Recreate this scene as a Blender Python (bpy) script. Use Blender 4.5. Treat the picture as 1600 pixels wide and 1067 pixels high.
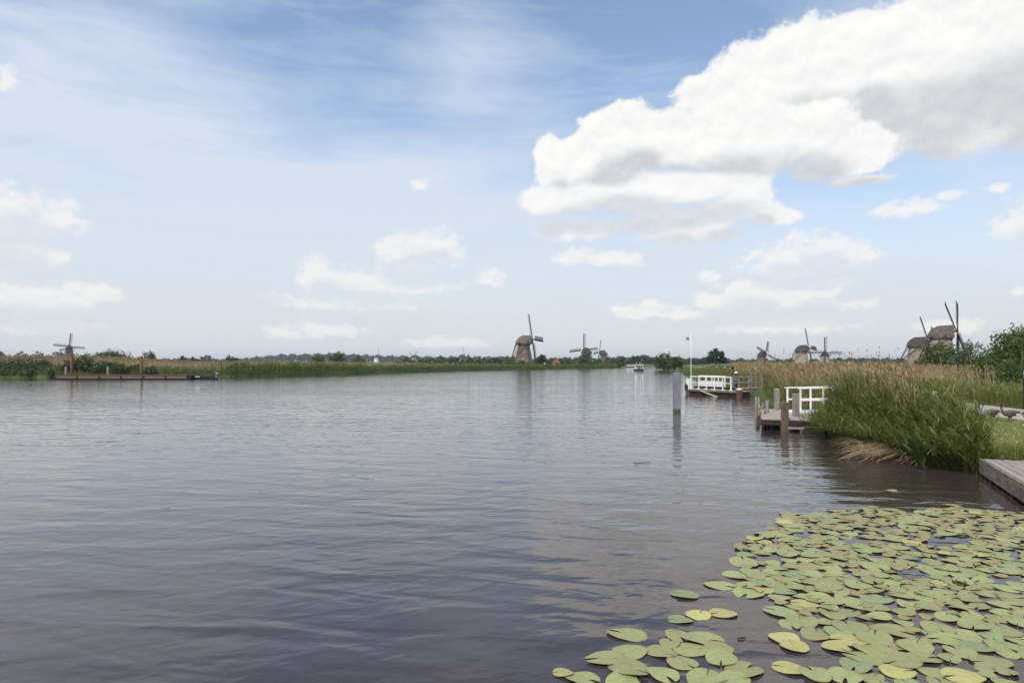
import bpy, bmesh, math, random
import numpy as np
from mathutils import Vector, Matrix

for _o in list(bpy.data.objects):
    bpy.data.objects.remove(_o)
scene = bpy.context.scene
C = scene.collection
rnd = random.Random(7)
R = math.radians

# ------------------------------------------------------------------ camera
FPX, CX, CY, HOR, H = 1067.0, 800.0, 533.5, 565.0, 3.0
PITCH = math.atan((HOR - CY) / FPX)
cd = bpy.data.cameras.new('camera')
cam = bpy.data.objects.new('camera', cd)
C.objects.link(cam)
cd.sensor_width = 36.0
cd.lens = 36.0 * FPX / 1600.0
cd.clip_start = 0.1
cd.clip_end = 20000
cam.location = (0, 0, H)
cam.rotation_euler = (math.pi / 2 + PITCH, 0, 0)
scene.camera = cam


def ray(px, py):
    x, z, y = (px - CX) / FPX, (CY - py) / FPX, 1.0
    c, s = math.cos(PITCH), math.sin(PITCH)
    return Vector((x, y * c - z * s, y * s + z * c))


def gp(px, py, z=0.0):
    d = ray(px, py)
    k = (z - H) / d.z
    return Vector((d.x * k, d.y * k, z))


def at(px, py, depth):
    d = ray(px, py)
    k = depth / d.y
    return Vector((d.x * k, depth, H + d.z * k))


# ------------------------------------------------------------------ light
SUN_EL, SUN_AZ = R(52), R(215)          # azimuth from +Y clockwise: behind the camera to the left
sd = bpy.data.lights.new('sun', 'SUN')
sd.energy = 2.8
sd.angle = R(2.5)
sd.color = (1.0, 0.95, 0.87)
sun = bpy.data.objects.new('sun', sd)
C.objects.link(sun)
sdir = Vector((math.sin(SUN_AZ) * math.cos(SUN_EL), math.cos(SUN_AZ) * math.cos(SUN_EL), math.sin(SUN_EL)))
sun.rotation_euler = sdir.to_track_quat('Z', 'Y').to_euler()
sun.location = (0, -20, 60)

scene.view_settings.view_transform = 'Standard'
scene.view_settings.look = 'None'
scene.view_settings.exposure = 0.30
scene.view_settings.gamma = 1.0
scene.cycles.use_denoising = True
scene.cycles.max_bounces = 6
scene.cycles.transparent_max_bounces = 6
scene.cycles.caustics_reflective = False
scene.cycles.caustics_refractive = False

HAZE = 0.00014
scene.cycles.volume_bounces = 0
# ------------------------------------------------------------------ sky with its clouds
world = bpy.data.worlds.new('World')
scene.world = world
world.use_nodes = True
WN, WL = world.node_tree.nodes, world.node_tree.links
WN.clear()


class NG:
    """small node helper"""
    def __init__(s, nodes, links):
        s.n, s.l = nodes, links

    def put(s, sock, v):
        if hasattr(v, 'node'):
            s.l.new(v, sock)
        elif v is not None:
            sock.default_value = v

    def m(s, op, a, b=None, c=None, clamp=False):
        n = s.n.new('ShaderNodeMath'); n.operation = op; n.use_clamp = clamp
        for i, v in enumerate((a, b, c)):
            if v is not None: s.put(n.inputs[i], v)
        return n.outputs[0]

    def v(s, op, a, b=None):
        n = s.n.new('ShaderNodeVectorMath'); n.operation = op
        s.put(n.inputs[0], a)
        if b is not None: s.put(n.inputs[1], b)
        return n.outputs['Value'] if op in ('LENGTH', 'DOT_PRODUCT', 'DISTANCE') else n.outputs[0]

    def noise(s, vec, scale, detail=4, rough=0.5, dist=0.0, lac=2.0):
        n = s.n.new('ShaderNodeTexNoise'); n.noise_dimensions = '3D'
        s.put(n.inputs['Vector'], vec); n.inputs['Scale'].default_value = scale
        n.inputs['Detail'].default_value = detail; n.inputs['Roughness'].default_value = rough
        n.inputs['Distortion'].default_value = dist; n.inputs['Lacunarity'].default_value = lac
        return n.outputs[0]

    def step(s, x, lo, hi, a=0.0, b=1.0, smooth=True):
        n = s.n.new('ShaderNodeMapRange'); n.interpolation_type = 'SMOOTHSTEP' if smooth else 'LINEAR'
        s.put(n.inputs[0], x)
        for i, v in enumerate((lo, hi, a, b)): s.put(n.inputs[1 + i], v)
        return n.outputs[0]

    def mix(s, f, a, b):
        n = s.n.new('ShaderNodeMix'); n.data_type = 'RGBA'
        s.put(n.inputs[0], f)
        for k, v in ((6, a), (7, b)):
            if isinstance(v, tuple) and len(v) == 3: v = v + (1,)
            s.put(n.inputs[k], v)
        return n.outputs[2]


w = NG(WN, WL)
tc = WN.new('ShaderNodeTexCoord')
sep = WN.new('ShaderNodeSeparateXYZ'); WL.new(tc.outputs['Generated'], sep.inputs[0])
az = w.m('ARCTAN2', sep.outputs[0], sep.outputs[1])
el = w.m('ARCSINE', sep.outputs[2])
cmb = WN.new('ShaderNodeCombineXYZ'); WL.new(az, cmb.inputs[0]); WL.new(el, cmb.inputs[1])
P = cmb.outputs[0]                                   # (azimuth, elevation) in radians


def azel(px, py):
    d = ray(px, py).normalized()
    return math.atan2(d.x, d.y), math.asin(d.z)


# cloud lobes, as (centre x, centre y, half width, half height) read off the photograph, back layer first
L_UP = [(1185, 110, 80, 52), (1130, 150, 75, 45), (1260, 85, 100, 62), (1340, 80, 90, 68), (1440, 70, 130, 85), (1540, 40, 140, 100),
        (1590, 130, 150, 90), (1400, 160, 160, 60), (1250, 160, 150, 50), (1480, 190, 100, 45), (1380, 205, 100, 45), (1480, 225, 60, 28), (1160, 105, 30, 25),
        (1335, 40, 45, 28), (1700, 60, 160, 130), (1640, 190, 120, 60)]
L_MID = [(860, 235, 26, 28), (945, 210, 55, 42), (985, 195, 52, 38), (1050, 215, 75, 46), (1130, 205, 95, 50), (1230, 205, 110, 48), (1000, 240, 110, 42),
         (1180, 240, 150, 36), (880, 270, 45, 30), (1320, 230, 90, 34), (1300, 262, 90, 24), (1340, 283, 60, 9), (950, 265, 80, 30), (905, 232, 40, 30)]
L_LOW = [(960, 292, 130, 34), (1090, 292, 120, 28), (850, 315, 40, 30), (900, 305, 65, 36), (980, 310, 80, 34), (1060, 300, 90, 26), (870, 360, 45, 18), (940, 358, 70, 20), (1050, 345, 75, 30),
         (1010, 350, 60, 24), (1120, 335, 60, 30), (1160, 315, 45, 26), (1190, 335, 40, 24), (1080, 368, 110, 18), (1215, 340, 45, 16), (1180, 305, 30, 18)]
L_SMALL = [(905, 402, 36, 11), (950, 405, 45, 11), (1280, 388, 50, 22), (1220, 400, 45, 17), (1330, 397, 45, 12), (1250, 418, 80, 16),
           (1112, 431, 19, 9), (1170, 458, 50, 22), (1130, 470, 50, 14), (1270, 455, 45, 16), (1230, 465, 50, 16), (1310, 442, 22, 8), (1200, 478, 130, 12),
           (1400, 330, 30, 14), (1440, 322, 36, 12), (1475, 308, 22, 8), (1570, 355, 26, 18), (1600, 350, 44, 32), (1592, 455, 12, 8), (1555, 293, 20, 8),
           (995, 487, 40, 12), (1015, 478, 18, 10),
           (615, 400, 30, 26), (650, 393, 46, 30), (680, 384, 34, 22), (640, 415, 50, 18), (700, 405, 30, 14),
           (500, 428, 36, 22), (520, 438, 60, 18), (580, 445, 60, 16), (640, 446, 70, 12), (520, 472, 70, 14), (610, 472, 70, 10), (500, 515, 60, 12),
           (765, 435, 22, 14), (655, 288, 16, 8), (12, 120, 16, 18),
           (20, 330, 60, 36), (75, 345, 55, 26), (30, 385, 70, 32), (90, 398, 26, 14), (-30, 360, 90, 60),
           (30, 465, 70, 24), (95, 462, 60, 20), (155, 460, 34, 16), (60, 478, 110, 14), (80, 510, 70, 10), (700, 535, 60, 8),
           (450, 522, 30, 8), (1490, 510, 60, 10), (1220, 508, 90, 10), (1080, 490, 40, 8)]
rc = random.Random(3)
OUT = []                                              # the same kind of sky goes on outside the frame
for k in range(9):
    a0 = R(68 + k * 27 + rc.uniform(-5, 5)); e0 = R(rc.uniform(7, 34)); sz = rc.uniform(0.6, 1.0)
    for j in range(3):
        OUT.append((a0 + rc.uniform(-.14, .14) * sz, e0 + rc.uniform(-.03, .03) * sz, rc.uniform(.08, .18) * sz, rc.uniform(.05, .09) * sz))


def lobes(lst):
    out = []
    for x, y, a, b in lst:
        c = azel(x, y)
        out.append((c[0], c[1], abs(azel(x + a, y)[0] - azel(x - a, y)[0]) / 2, abs(azel(x, y - b)[1] - azel(x, y + b)[1]) / 2))
    return out


def wrap(a):
    return (a + math.pi) % (2 * math.pi) - math.pi


def field(p, lst, nz):
    best = None
    for c0, c1, r0, r1 in lst:
        n = WN.new('ShaderNodeVectorMath'); n.operation = 'MULTIPLY_ADD'
        w.put(n.inputs[0], p)
        n.inputs[1].default_value = (1 / r0, 1 / r1, 0); n.inputs[2].default_value = (-wrap(c0) / r0, -c1 / r1, 0)
        f = w.v('LENGTH', n.outputs[0])
        best = f if best is None else w.m('SMOOTH_MIN', best, f, 0.3)
    return w.m('ADD', w.m('SUBTRACT', 1.0, best), nz)


def fbm(p, scale, det, amp, rough=.55):
    return w.m('MULTIPLY', w.m('SUBTRACT', w.noise(w.v('MULTIPLY', p, (1.0, 1.25, 1.0)), scale, det, rough, 0.15), 0.5), amp)


def up(r):
    return w.v('ADD', P, (-0.25 * r, r, 0))


sky = WN.new('ShaderNodeTexSky')
sky.sky_type = 'NISHITA'
sky.sun_disc = False
sky.sun_elevation = SUN_EL
sky.sun_rotation = SUN_AZ
sky.air_density = 1.0
sky.dust_density = 1.2
sky.ozone_density = 1.0
SKYK = 0.15
W0 = 1.0 / SKYK
# thin high veil: streaked cirrus, thicker toward the horizon as in humid air
c1 = w.noise(w.v('MULTIPLY', P, (1.5, 4.6, 1)), 1.5, 6, 0.55, 0.35)
c2 = w.noise(w.v('MULTIPLY', w.v('ADD', P, (3.1, 1.7, 0)), (3.2, 19.0, 1)), 1.3, 5, 0.62, 0.5)
cir = w.m('ADD', w.m('MULTIPLY', c1, 0.60), w.m('MULTIPLY', c2, 0.40))
elv = w.step(el, 0.05, 0.60, 0.20, -0.10, False)
for _x, _y, _a, _b, _k in ((170, 270, 420, 190, .20), (620, 330, 330, 90, .12), (480, 110, 210, 130, -.16), (1000, 70, 260, 120, -.16), (700, 120, 160, 60, .08)):
    _c = azel(_x, _y)                                  # thicker and thinner stretches of the veil
    _d = w.v('LENGTH', w.v('MULTIPLY', w.v('SUBTRACT', P, (_c[0], _c[1], 0)), (FPX / _a, FPX / _b, 0)))
    elv = w.m('ADD', elv, w.step(_d, 0.0, 1.3, _k, 0.0))
veil = w.step(w.m('ADD', cir, elv), 0.37, 0.72, 0.05, 0.94, False)
hz = w.step(el, -0.01, 0.26, 0.90, 0.0)
veil = w.m('MAXIMUM', veil, hz)
CLEAR = w.mix(veil, sky.outputs[0], (0.575 * W0, 0.635 * W0, 0.725 * W0))
CLEAR = w.mix(w.step(el, -0.02, 0.24, 0.9, 0.0), CLEAR, (0.60 * W0, 0.615 * W0, 0.63 * W0))


def layer(col, lst, nz, nz2, rise, edge0, edge1, strength, white, grey, s0, s1, rel):
    f = field(P, lst, nz)
    f2 = field(up(rise), lst, nz2)
    soft = w.step(f2, -0.25, 0.7, edge1, edge1 + 0.30)          # crisp tops, fraying undersides
    mask = w.m('MULTIPLY', w.step(f, edge0, soft), strength)
    sh = w.step(f2, s0, s1, .10, .88)
    sh = w.m('ADD', sh, w.m('MULTIPLY', rel, 0.85), clamp=True)
    return w.mix(mask, col, w.mix(sh, tuple(x * W0 for x in white), tuple(x * W0 for x in grey)))


def background(col):
    b_ = WN.new('ShaderNodeBackground'); WL.new(col, b_.inputs[0]); b_.inputs[1].default_value = SKYK
    return b_.outputs[0]


WHITE, GREY = (0.81, 0.805, 0.795), (0.50, 0.52, 0.545)
SW, SG = (0.775, 0.765, 0.745), (0.60, 0.63, 0.66)
small = lobes(L_SMALL)
left = [l for l, q in zip(small, L_SMALL) if q[0] < 805]
right = [l for l, q in zip(small, L_SMALL) if q[0] >= 805]
NS = w.m('ADD', fbm(P, 30, 7, 3.4, .64), .22); NS2 = fbm(up(.018), 20, 2, .8)
RS = w.m('MULTIPLY', w.m('SUBTRACT', fbm(up(.006), 30, 6, 3.4, .64), w.m('SUBTRACT', NS, .22)), .45)
shl = background(layer(CLEAR, left, NS, NS2, .022, -.25, .75, .80, SW, SG, -.2, .6, RS))
sho = background(layer(CLEAR, OUT, NS, NS2, .05, .0, .5, .9, WHITE, GREY, -.1, .6, RS))
NB = w.m('ADD', fbm(P, 16, 8, 1.35, .62), .10); NB2 = fbm(up(.05), 9, 3, .6)
RB_ = w.m('SUBTRACT', fbm(up(.011), 16, 7, 1.35, .62), w.m('SUBTRACT', NB, .10))
cr = layer(CLEAR, right, NS, NS2, .022, -.25, .70, .85, SW, SG, -.2, .6, RS)
cr = layer(cr, lobes(L_UP), NB, NB2, .085, .02, .24, 1.0, WHITE, GREY, -.05, .62, RB_)
cr = layer(cr, lobes(L_LOW), NB, NB2, .036, .02, .40, .97, WHITE, (.555, .575, .60), -.05, .6, RB_)
cr = layer(cr, lobes(L_MID), NB, NB2, .058, .02, .28, 1.0, WHITE, GREY, -.05, .58, RB_)
shr = background(cr)
AZ_SPLIT = azel(795, 300)[0]
is_r = w.m('GREATER_THAN', az, AZ_SPLIT)
mx1 = WN.new('ShaderNodeMixShader'); WL.new(is_r, mx1.inputs[0]); WL.new(shl, mx1.inputs[1]); WL.new(shr, mx1.inputs[2])
is_o = w.m('GREATER_THAN', w.m('ABSOLUTE', az), R(46))
mx2 = WN.new('ShaderNodeMixShader'); WL.new(is_o, mx2.inputs[0]); WL.new(mx1.outputs[0], mx2.inputs[1]); WL.new(sho, mx2.inputs[2])
wo = WN.new('ShaderNodeOutputWorld'); WL.new(mx2.outputs[0], wo.inputs[0])
world.cycles.sampling_method = 'MANUAL'
world.cycles.sample_map_resolution = 512


# ------------------------------------------------------------------ mesh helpers
def link(name, me, mat=None, parent=None):
    o = bpy.data.objects.new(name, me)
    C.objects.link(o)
    if mat is not None and me is not None:
        me.materials.append(mat)
    if parent is not None:
        o.parent = parent
    return o


def tag(o, label=None, cat=None, group=None, kind=None):
    if label: o['label'] = label
    if cat: o['category'] = cat
    if group: o['group'] = group
    if kind: o['kind'] = kind
    return o


def thing(name, loc, label, cat, group=None, rz=0.0):
    o = bpy.data.objects.new(name, None)
    o.empty_display_size = 0.3
    C.objects.link(o)
    o.location = loc
    o.rotation_euler = (0, 0, rz)
    return tag(o, label, cat, group)


class MB:
    def __init__(s):
        s.v, s.f = [], []

    def add(s, vs, fs):
        b = len(s.v)
        s.v += [tuple(p) for p in vs]
        s.f += [tuple(b + i for i in f) for f in fs]
        return s

    def box(s, c, size, rz=0.0):
        hx, hy, hz_ = (k / 2 for k in size)
        ca, sa = math.cos(rz), math.sin(rz)
        vs = []
        for z in (-hz_, hz_):
            for x, y in ((-hx, -hy), (hx, -hy), (hx, hy), (-hx, hy)):
                vs.append((c[0] + x * ca - y * sa, c[1] + x * sa + y * ca, c[2] + z))
        return s.add(vs, [(3, 2, 1, 0), (4, 5, 6, 7), (0, 1, 5, 4), (1, 2, 6, 5), (2, 3, 7, 6), (3, 0, 4, 7)])

    def beam(s, a, b, wd, ht=None, wd2=None, ht2=None, up=(0, 0, 1)):
        a, b = Vector(a), Vector(b)
        ht = ht or wd; wd2 = wd2 or wd; ht2 = ht2 or ht
        d = (b - a).normalized()
        u = Vector(up)
        if abs(d.dot(u)) > 0.97: u = Vector((1, 0, 0)) if abs(d.x) < 0.9 else Vector((0, 1, 0))
        sx = d.cross(u).normalized(); sz = sx.cross(d).normalized()
        vs = []
        for p, ww, hh in ((a, wd, ht), (b, wd2, ht2)):
            for i, j in ((-1, -1), (1, -1), (1, 1), (-1, 1)):
                vs.append(p + sx * i * ww / 2 + sz * j * hh / 2)
        return s.add(vs, [(3, 2, 1, 0), (4, 5, 6, 7), (0, 1, 5, 4), (1, 2, 6, 5), (2, 3, 7, 6), (3, 0, 4, 7)])

    def tube(s, pts, rad, n=8, cap=True):
        pts = [Vector(p) for p in pts]
        if not isinstance(rad, (list, tuple)): rad = [rad] * len(pts)
        vs, fs = [], []
        for i, p in enumerate(pts):
            d = (pts[min(i + 1, len(pts) - 1)] - pts[max(i - 1, 0)]).normalized()
            u = Vector((0, 0, 1)) if abs(d.z) < 0.9 else Vector((1, 0, 0))
            sx = d.cross(u).normalized(); sy = d.cross(sx)
            for k in range(n):
                a = 2 * math.pi * k / n
                vs.append(p + (sx * math.cos(a) + sy * math.sin(a)) * rad[i])
        for i in range(len(pts) - 1):
            for k in range(n):
                fs.append((i * n + k, i * n + (k + 1) % n, (i + 1) * n + (k + 1) % n, (i + 1) * n + k))
        if cap:
            fs.append(tuple(range(n))[::-1]); fs.append(tuple((len(pts) - 1) * n + k for k in range(n)))
        return s.add(vs, fs)

    def loft(s, rings, cap=True):
        n = len(rings[0]); vs = [p for r in rings for p in r]; fs = []
        for i in range(len(rings) - 1):
            for k in range(n):
                fs.append((i * n + k, i * n + (k + 1) % n, (i + 1) * n + (k + 1) % n, (i + 1) * n + k))
        if cap:
            fs.append(tuple(range(n))[::-1]); fs.append(tuple((len(rings) - 1) * n + k for k in range(n)))
        return s.add(vs, fs)

    def mesh(s, name, smooth=False):
        me = bpy.data.meshes.new(name)
        me.from_pydata(s.v, [], s.f)
        bm = bmesh.new(); bm.from_mesh(me); bmesh.ops.recalc_face_normals(bm, faces=bm.faces); bm.to_mesh(me); bm.free()
        if smooth: me.polygons.foreach_set('use_smooth', [True] * len(me.polygons))
        return me

    def build(s, name, mat, parent=None, smooth=False, bevel=0.0):
        o = link(name, s.mesh(name, smooth), mat, parent)
        if bevel:
            b = o.modifiers.new('bevel', 'BEVEL'); b.width = bevel; b.segments = 1; b.limit_method = 'ANGLE'
        return o


def quads(name, verts, tint=None, smooth=False):
    """verts (N,4,3) -> N separate quads; tint (N,) is a per-face variation value"""
    N = len(verts)
    me = bpy.data.meshes.new(name)
    me.vertices.add(N * 4); me.loops.add(N * 4); me.polygons.add(N)
    me.vertices.foreach_set('co', np.ascontiguousarray(verts, dtype=np.float32).ravel())
    me.loops.foreach_set('vertex_index', np.arange(N * 4, dtype=np.int32))
    me.polygons.foreach_set('loop_start', np.arange(0, N * 4, 4, dtype=np.int32))
    me.update(calc_edges=True)
    if tint is not None:
        a = me.attributes.new('tint', 'FLOAT', 'FACE')
        a.data.foreach_set('value', np.asarray(tint, dtype=np.float32))
    return me


def ribbons(root, length, width, az_, lean, up, droop, nseg, tint, rng, taper=0.8):
    """curved tapering blades; returns quad array (N*nseg,4,3) and tint"""
    N = len(root)
    t = np.linspace(0, 1, nseg + 1)[None, :]
    L = length[:, None]
    hor = L * (lean[:, None] * t ** 1.5)
    z = L * (up[:, None] * t - droop[:, None] * t ** 2)
    cx = root[:, 0:1] + np.cos(az_)[:, None] * hor
    cy = root[:, 1:2] + np.sin(az_)[:, None] * hor
    cz = root[:, 2:3] + z
    fa = az_ + np.pi / 2 + rng.normal(0, 0.7, N)
    prof = np.clip(1 - t ** 1.6 * taper, 0.04, 1)
    hw = width[:, None] * prof / 2
    dx, dy = np.cos(fa)[:, None] * hw, np.sin(fa)[:, None] * hw
    a = np.stack([cx - dx, cy - dy, cz], -1); b = np.stack([cx + dx, cy + dy, cz], -1)
    q = np.stack([a[:, :-1], b[:, :-1], b[:, 1:], a[:, 1:]], 2).reshape(-1, 4, 3)
    return q, np.repeat(tint, nseg)


# ------------------------------------------------------------------ materials
def mat(name, base, alt=None, scale=3.0, rough=0.8, bump=0.0, bscale=20.0, stretch=(1, 1, 1), spec=0.3, metal=0.0, detail=5, lo=0.35, hi=0.65, coords='Object', third=None):
    m_ = bpy.data.materials.new(name); m_.use_nodes = True
    g = NG(m_.node_tree.nodes, m_.node_tree.links)
    b = g.n['Principled BSDF']
    b.inputs['Roughness'].default_value = rough
    b.inputs['Specular IOR Level'].default_value = spec
    b.inputs['Metallic'].default_value = metal
    t = g.n.new('ShaderNodeTexCoord').outputs[coords]
    tv = g.v('MULTIPLY', t, stretch)
    if alt is None: alt = tuple(c * 0.7 for c in base)
    n = g.noise(tv, scale, detail, 0.6)
    c = g.mix(g.step(n, lo, hi), base, alt)
    if third is not None:
        n2 = g.noise(tv, scale * 0.31, 4, 0.6)
        c = g.mix(g.step(n2, 0.5, 0.72), c, third)
    g.put(b.inputs['Base Color'], c)
    if bump:
        bn = g.n.new('ShaderNodeBump'); bn.inputs['Strength'].default_value = bump; bn.inputs['Distance'].default_value = 0.02
        g.put(bn.inputs['Height'], g.noise(tv, bscale, 4, 0.6)); g.put(b.inputs['Normal'], bn.outputs[0])
    return m_


def leafmat(name, ramp, translucent=0.3, rough=0.55, spec=0.3):
    """colour from the per-leaf tint value"""
    m_ = bpy.data.materials.new(name); m_.use_nodes = True
    g = NG(m_.node_tree.nodes, m_.node_tree.links)
    b = g.n['Principled BSDF']
    b.inputs['Roughness'].default_value = rough; b.inputs['Specular IOR Level'].default_value = spec
    at_ = g.n.new('ShaderNodeAttribute'); at_.attribute_name = 'tint'
    cr = g.n.new('ShaderNodeValToRGB')
    el_ = cr.color_ramp.elements
    while len(el_) < len(ramp): el_.new(0.5)
    for e, (p, c) in zip(el_, ramp): e.position = p; e.color = c + (1,)
    g.put(cr.inputs[0], at_.outputs['Fac'])
    g.put(b.inputs['Base Color'], cr.outputs[0])
    tr = g.n.new('ShaderNodeBsdfTranslucent'); g.put(tr.inputs[0], cr.outputs[0])
    mx = g.n.new('ShaderNodeMixShader'); mx.inputs[0].default_value = translucent
    g.l.new(b.outputs[0], mx.inputs[1]); g.l.new(tr.outputs[0], mx.inputs[2])
    g.l.new(mx.outputs[0], g.n['Material Output'].inputs[0])
    return m_


M = {}
M['grass'] = mat('grass_ground', (0.085, 0.115, 0.025), (0.05, 0.08, 0.018), 0.35, 0.9, 0.6, 30, third=(0.12, 0.125, 0.04))
M['lawn'] = mat('lawn_ground', (0.155, 0.17, 0.04), (0.11, 0.135, 0.03), 1.3, 0.9, 0.6, 40, third=(0.15, 0.16, 0.04))
M['path'] = mat('path_gravel', (0.40, 0.355, 0.31), (0.33, 0.295, 0.26), 2.5, 0.9, 0.3, 60, third=(0.27, 0.25, 0.22))
M['reed'] = leafmat('reed_green', [(0, (0.065, 0.09, 0.018)), (0.4, (0.135, 0.165, 0.032)), (0.75, (0.205, 0.23, 0.058)), (1, (0.32, 0.285, 0.12))], 0.35)
M['straw'] = leafmat('reed_straw', [(0, (0.24, 0.165, 0.085)), (0.5, (0.43, 0.32, 0.18)), (1, (0.60, 0.48, 0.30))], 0.3, 0.7)
M['farreed'] = leafmat('far_reed', [(0, (0.075, 0.115, 0.024)), (0.5, (0.125, 0.175, 0.04)), (0.85, (0.175, 0.225, 0.06)), (1, (0.25, 0.24, 0.10))], 0.3)
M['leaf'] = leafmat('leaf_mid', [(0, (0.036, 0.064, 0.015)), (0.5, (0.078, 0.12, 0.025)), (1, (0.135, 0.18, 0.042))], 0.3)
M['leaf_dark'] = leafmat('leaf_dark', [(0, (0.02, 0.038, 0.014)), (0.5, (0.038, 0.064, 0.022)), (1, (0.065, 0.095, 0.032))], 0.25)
M['leaf_yellow'] = leafmat('leaf_yellow', [(0, (0.07, 0.10, 0.02)), (0.5, (0.13, 0.16, 0.03)), (1, (0.22, 0.23, 0.05))], 0.3)
M['leaf_pale'] = leafmat('leaf_pale', [(0, (0.06, 0.09, 0.04)), (0.5, (0.11, 0.15, 0.07)), (1, (0.19, 0.22, 0.12))], 0.3)
M['leaf_blossom'] = leafmat('leaf_blossom', [(0, (0.03, 0.05, 0.014)), (0.6, (0.07, 0.105, 0.03)), (0.84, (0.11, 0.14, 0.05)), (0.94, (0.5, 0.5, 0.42)), (1, (0.6, 0.6, 0.52))], 0.2)
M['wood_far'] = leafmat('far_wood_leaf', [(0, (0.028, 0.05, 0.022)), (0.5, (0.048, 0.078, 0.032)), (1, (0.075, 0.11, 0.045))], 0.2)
M['bark'] = mat('bark', (0.10, 0.08, 0.06), (0.06, 0.05, 0.04), 8, 0.95, 0.8, 30)
M['thatch'] = mat('thatch', (0.155, 0.12, 0.095), (0.105, 0.082, 0.066), 1.2, 0.95, 0.9, 14, (3, 3, 0.6), third=(0.20, 0.165, 0.13))
M['cap_thatch'] = mat('cap_thatch', (0.12, 0.098, 0.08), (0.075, 0.062, 0.054), 1.4, 0.95, 0.9, 14, third=(0.15, 0.13, 0.085))
M['cap_dark'] = mat('cap_dark_thatch', (0.075, 0.06, 0.056), (0.045, 0.038, 0.038), 1.4, 0.95, 0.9, 14)
M['brick_pale'] = mat('brick_pale', (0.36, 0.29, 0.225), (0.27, 0.215, 0.165), 1.6, 0.9, 0.5, 25, (1, 1, 2.2), third=(0.42, 0.36, 0.29))
M['brick_yellow'] = mat('brick_yellow', (0.30, 0.245, 0.165), (0.21, 0.175, 0.12), 1.6, 0.9, 0.5, 25, (1, 1, 2.2), third=(0.15, 0.14, 0.09))
M['brick_dark'] = mat('brick_dark', (0.15, 0.105, 0.085), (0.10, 0.072, 0.06), 1.6, 0.9, 0.5, 25, (1, 1, 2.2))
M['whitewash'] = mat('whitewash', (0.72, 0.70, 0.66), (0.60, 0.57, 0.53), 1.6, 0.9)
M['sailwood'] = mat('sail_wood', (0.055, 0.042, 0.04), (0.035, 0.028, 0.028), 3, 0.8)
M['redwood'] = mat('red_painted_wood', (0.16, 0.035, 0.03), (0.11, 0.03, 0.028), 3, 0.6)
M['white'] = mat('white_paint', (0.80, 0.80, 0.77), (0.66, 0.65, 0.61), 3, 0.5, lo=0.45, hi=0.85)
M['post'] = mat('weathered_post', (0.36, 0.32, 0.285), (0.22, 0.19, 0.165), 4, 0.9, 0.8, 22, (7, 7, 0.8), third=(0.17, 0.155, 0.10))
M['post_brown'] = mat('brown_post', (0.22, 0.155, 0.10), (0.12, 0.085, 0.06), 4, 0.9, 0.8, 22, (7, 7, 0.8), third=(0.13, 0.12, 0.06))
M['post_orange'] = mat('rusty_brown_post', (0.27, 0.14, 0.07), (0.16, 0.085, 0.05), 4, 0.9, 0.8, 22, (5, 5, 1), third=(0.10, 0.06, 0.04))
M['plank'] = mat('weathered_plank', (0.37, 0.315, 0.27), (0.25, 0.21, 0.18), 4, 0.85, 0.6, 30, (8, 1.0, 4), third=(0.44, 0.39, 0.34))
M['fascia'] = mat('old_fascia_board', (0.26, 0.22, 0.175), (0.13, 0.105, 0.08), 2.4, 0.9, 0.8, 20, (3, 1.0, 5), third=(0.30, 0.22, 0.10))
M['darkwood'] = mat('wet_dark_wood', (0.035, 0.03, 0.025), (0.02, 0.017, 0.015), 4, 0.7, 0.5, 20)
M['redbrown'] = mat('red_brown_wood', (0.15, 0.075, 0.065), (0.085, 0.045, 0.04), 3, 0.85, 0.6, 20, (1, 1, 4))
M['steel'] = mat('grey_steel', (0.24, 0.245, 0.265), (0.17, 0.175, 0.195), 2.5, 0.55, 0.3, 18, (2, 2, 0.5), spec=0.4, third=(0.30, 0.30, 0.31))
M['algae'] = mat('algae_band', (0.14, 0.12, 0.07), (0.08, 0.07, 0.045), 5, 0.9)
M['rubber'] = mat('black_rubber', (0.018, 0.018, 0.019), (0.03, 0.03, 0.03), 6, 0.8)
M['black'] = mat('black_paint', (0.022, 0.022, 0.026), (0.04, 0.04, 0.045), 5, 0.6)
M['rope'] = mat('pale_rope', (0.55, 0.50, 0.42), (0.40, 0.36, 0.30), 10, 0.9)
M['glass'] = mat('dark_glass', (0.02, 0.022, 0.026), (0.03, 0.03, 0.035), 3, 0.1, spec=0.5)
M['hull_dark'] = mat('dark_hull', (0.035, 0.035, 0.045), (0.05, 0.045, 0.05), 3, 0.5)
M['roof_tile'] = mat('orange_roof', (0.33, 0.13, 0.06), (0.24, 0.10, 0.05), 2, 0.9)
M['ochre'] = mat('ochre_wall', (0.30, 0.21, 0.11), (0.22, 0.16, 0.09), 2, 0.9)
M['motor'] = mat('outboard_grey', (0.20, 0.21, 0.22), (0.12, 0.12, 0.13), 4, 0.4)
M['goose'] = mat('goose_feather', (0.16, 0.13, 0.105), (0.09, 0.072, 0.06), 14, 0.8, 0.3, 40)
M['goose_dark'] = mat('goose_neck', (0.05, 0.04, 0.036), (0.035, 0.03, 0.028), 14, 0.8)
M['goose_white'] = mat('goose_white', (0.72, 0.70, 0.66), (0.60, 0.57, 0.53), 14, 0.8)
M['bill'] = mat('goose_bill', (0.45, 0.20, 0.05), (0.35, 0.16, 0.05), 8, 0.6)
M['cow'] = mat('holstein_hide', (0.015, 0.014, 0.014), (0.75, 0.73, 0.70), 1.1, 0.8, detail=1, lo=0.55, hi=0.57)
M['twig'] = mat('dark_twig', (0.07, 0.05, 0.035), (0.04, 0.03, 0.02), 8, 0.9)


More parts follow.
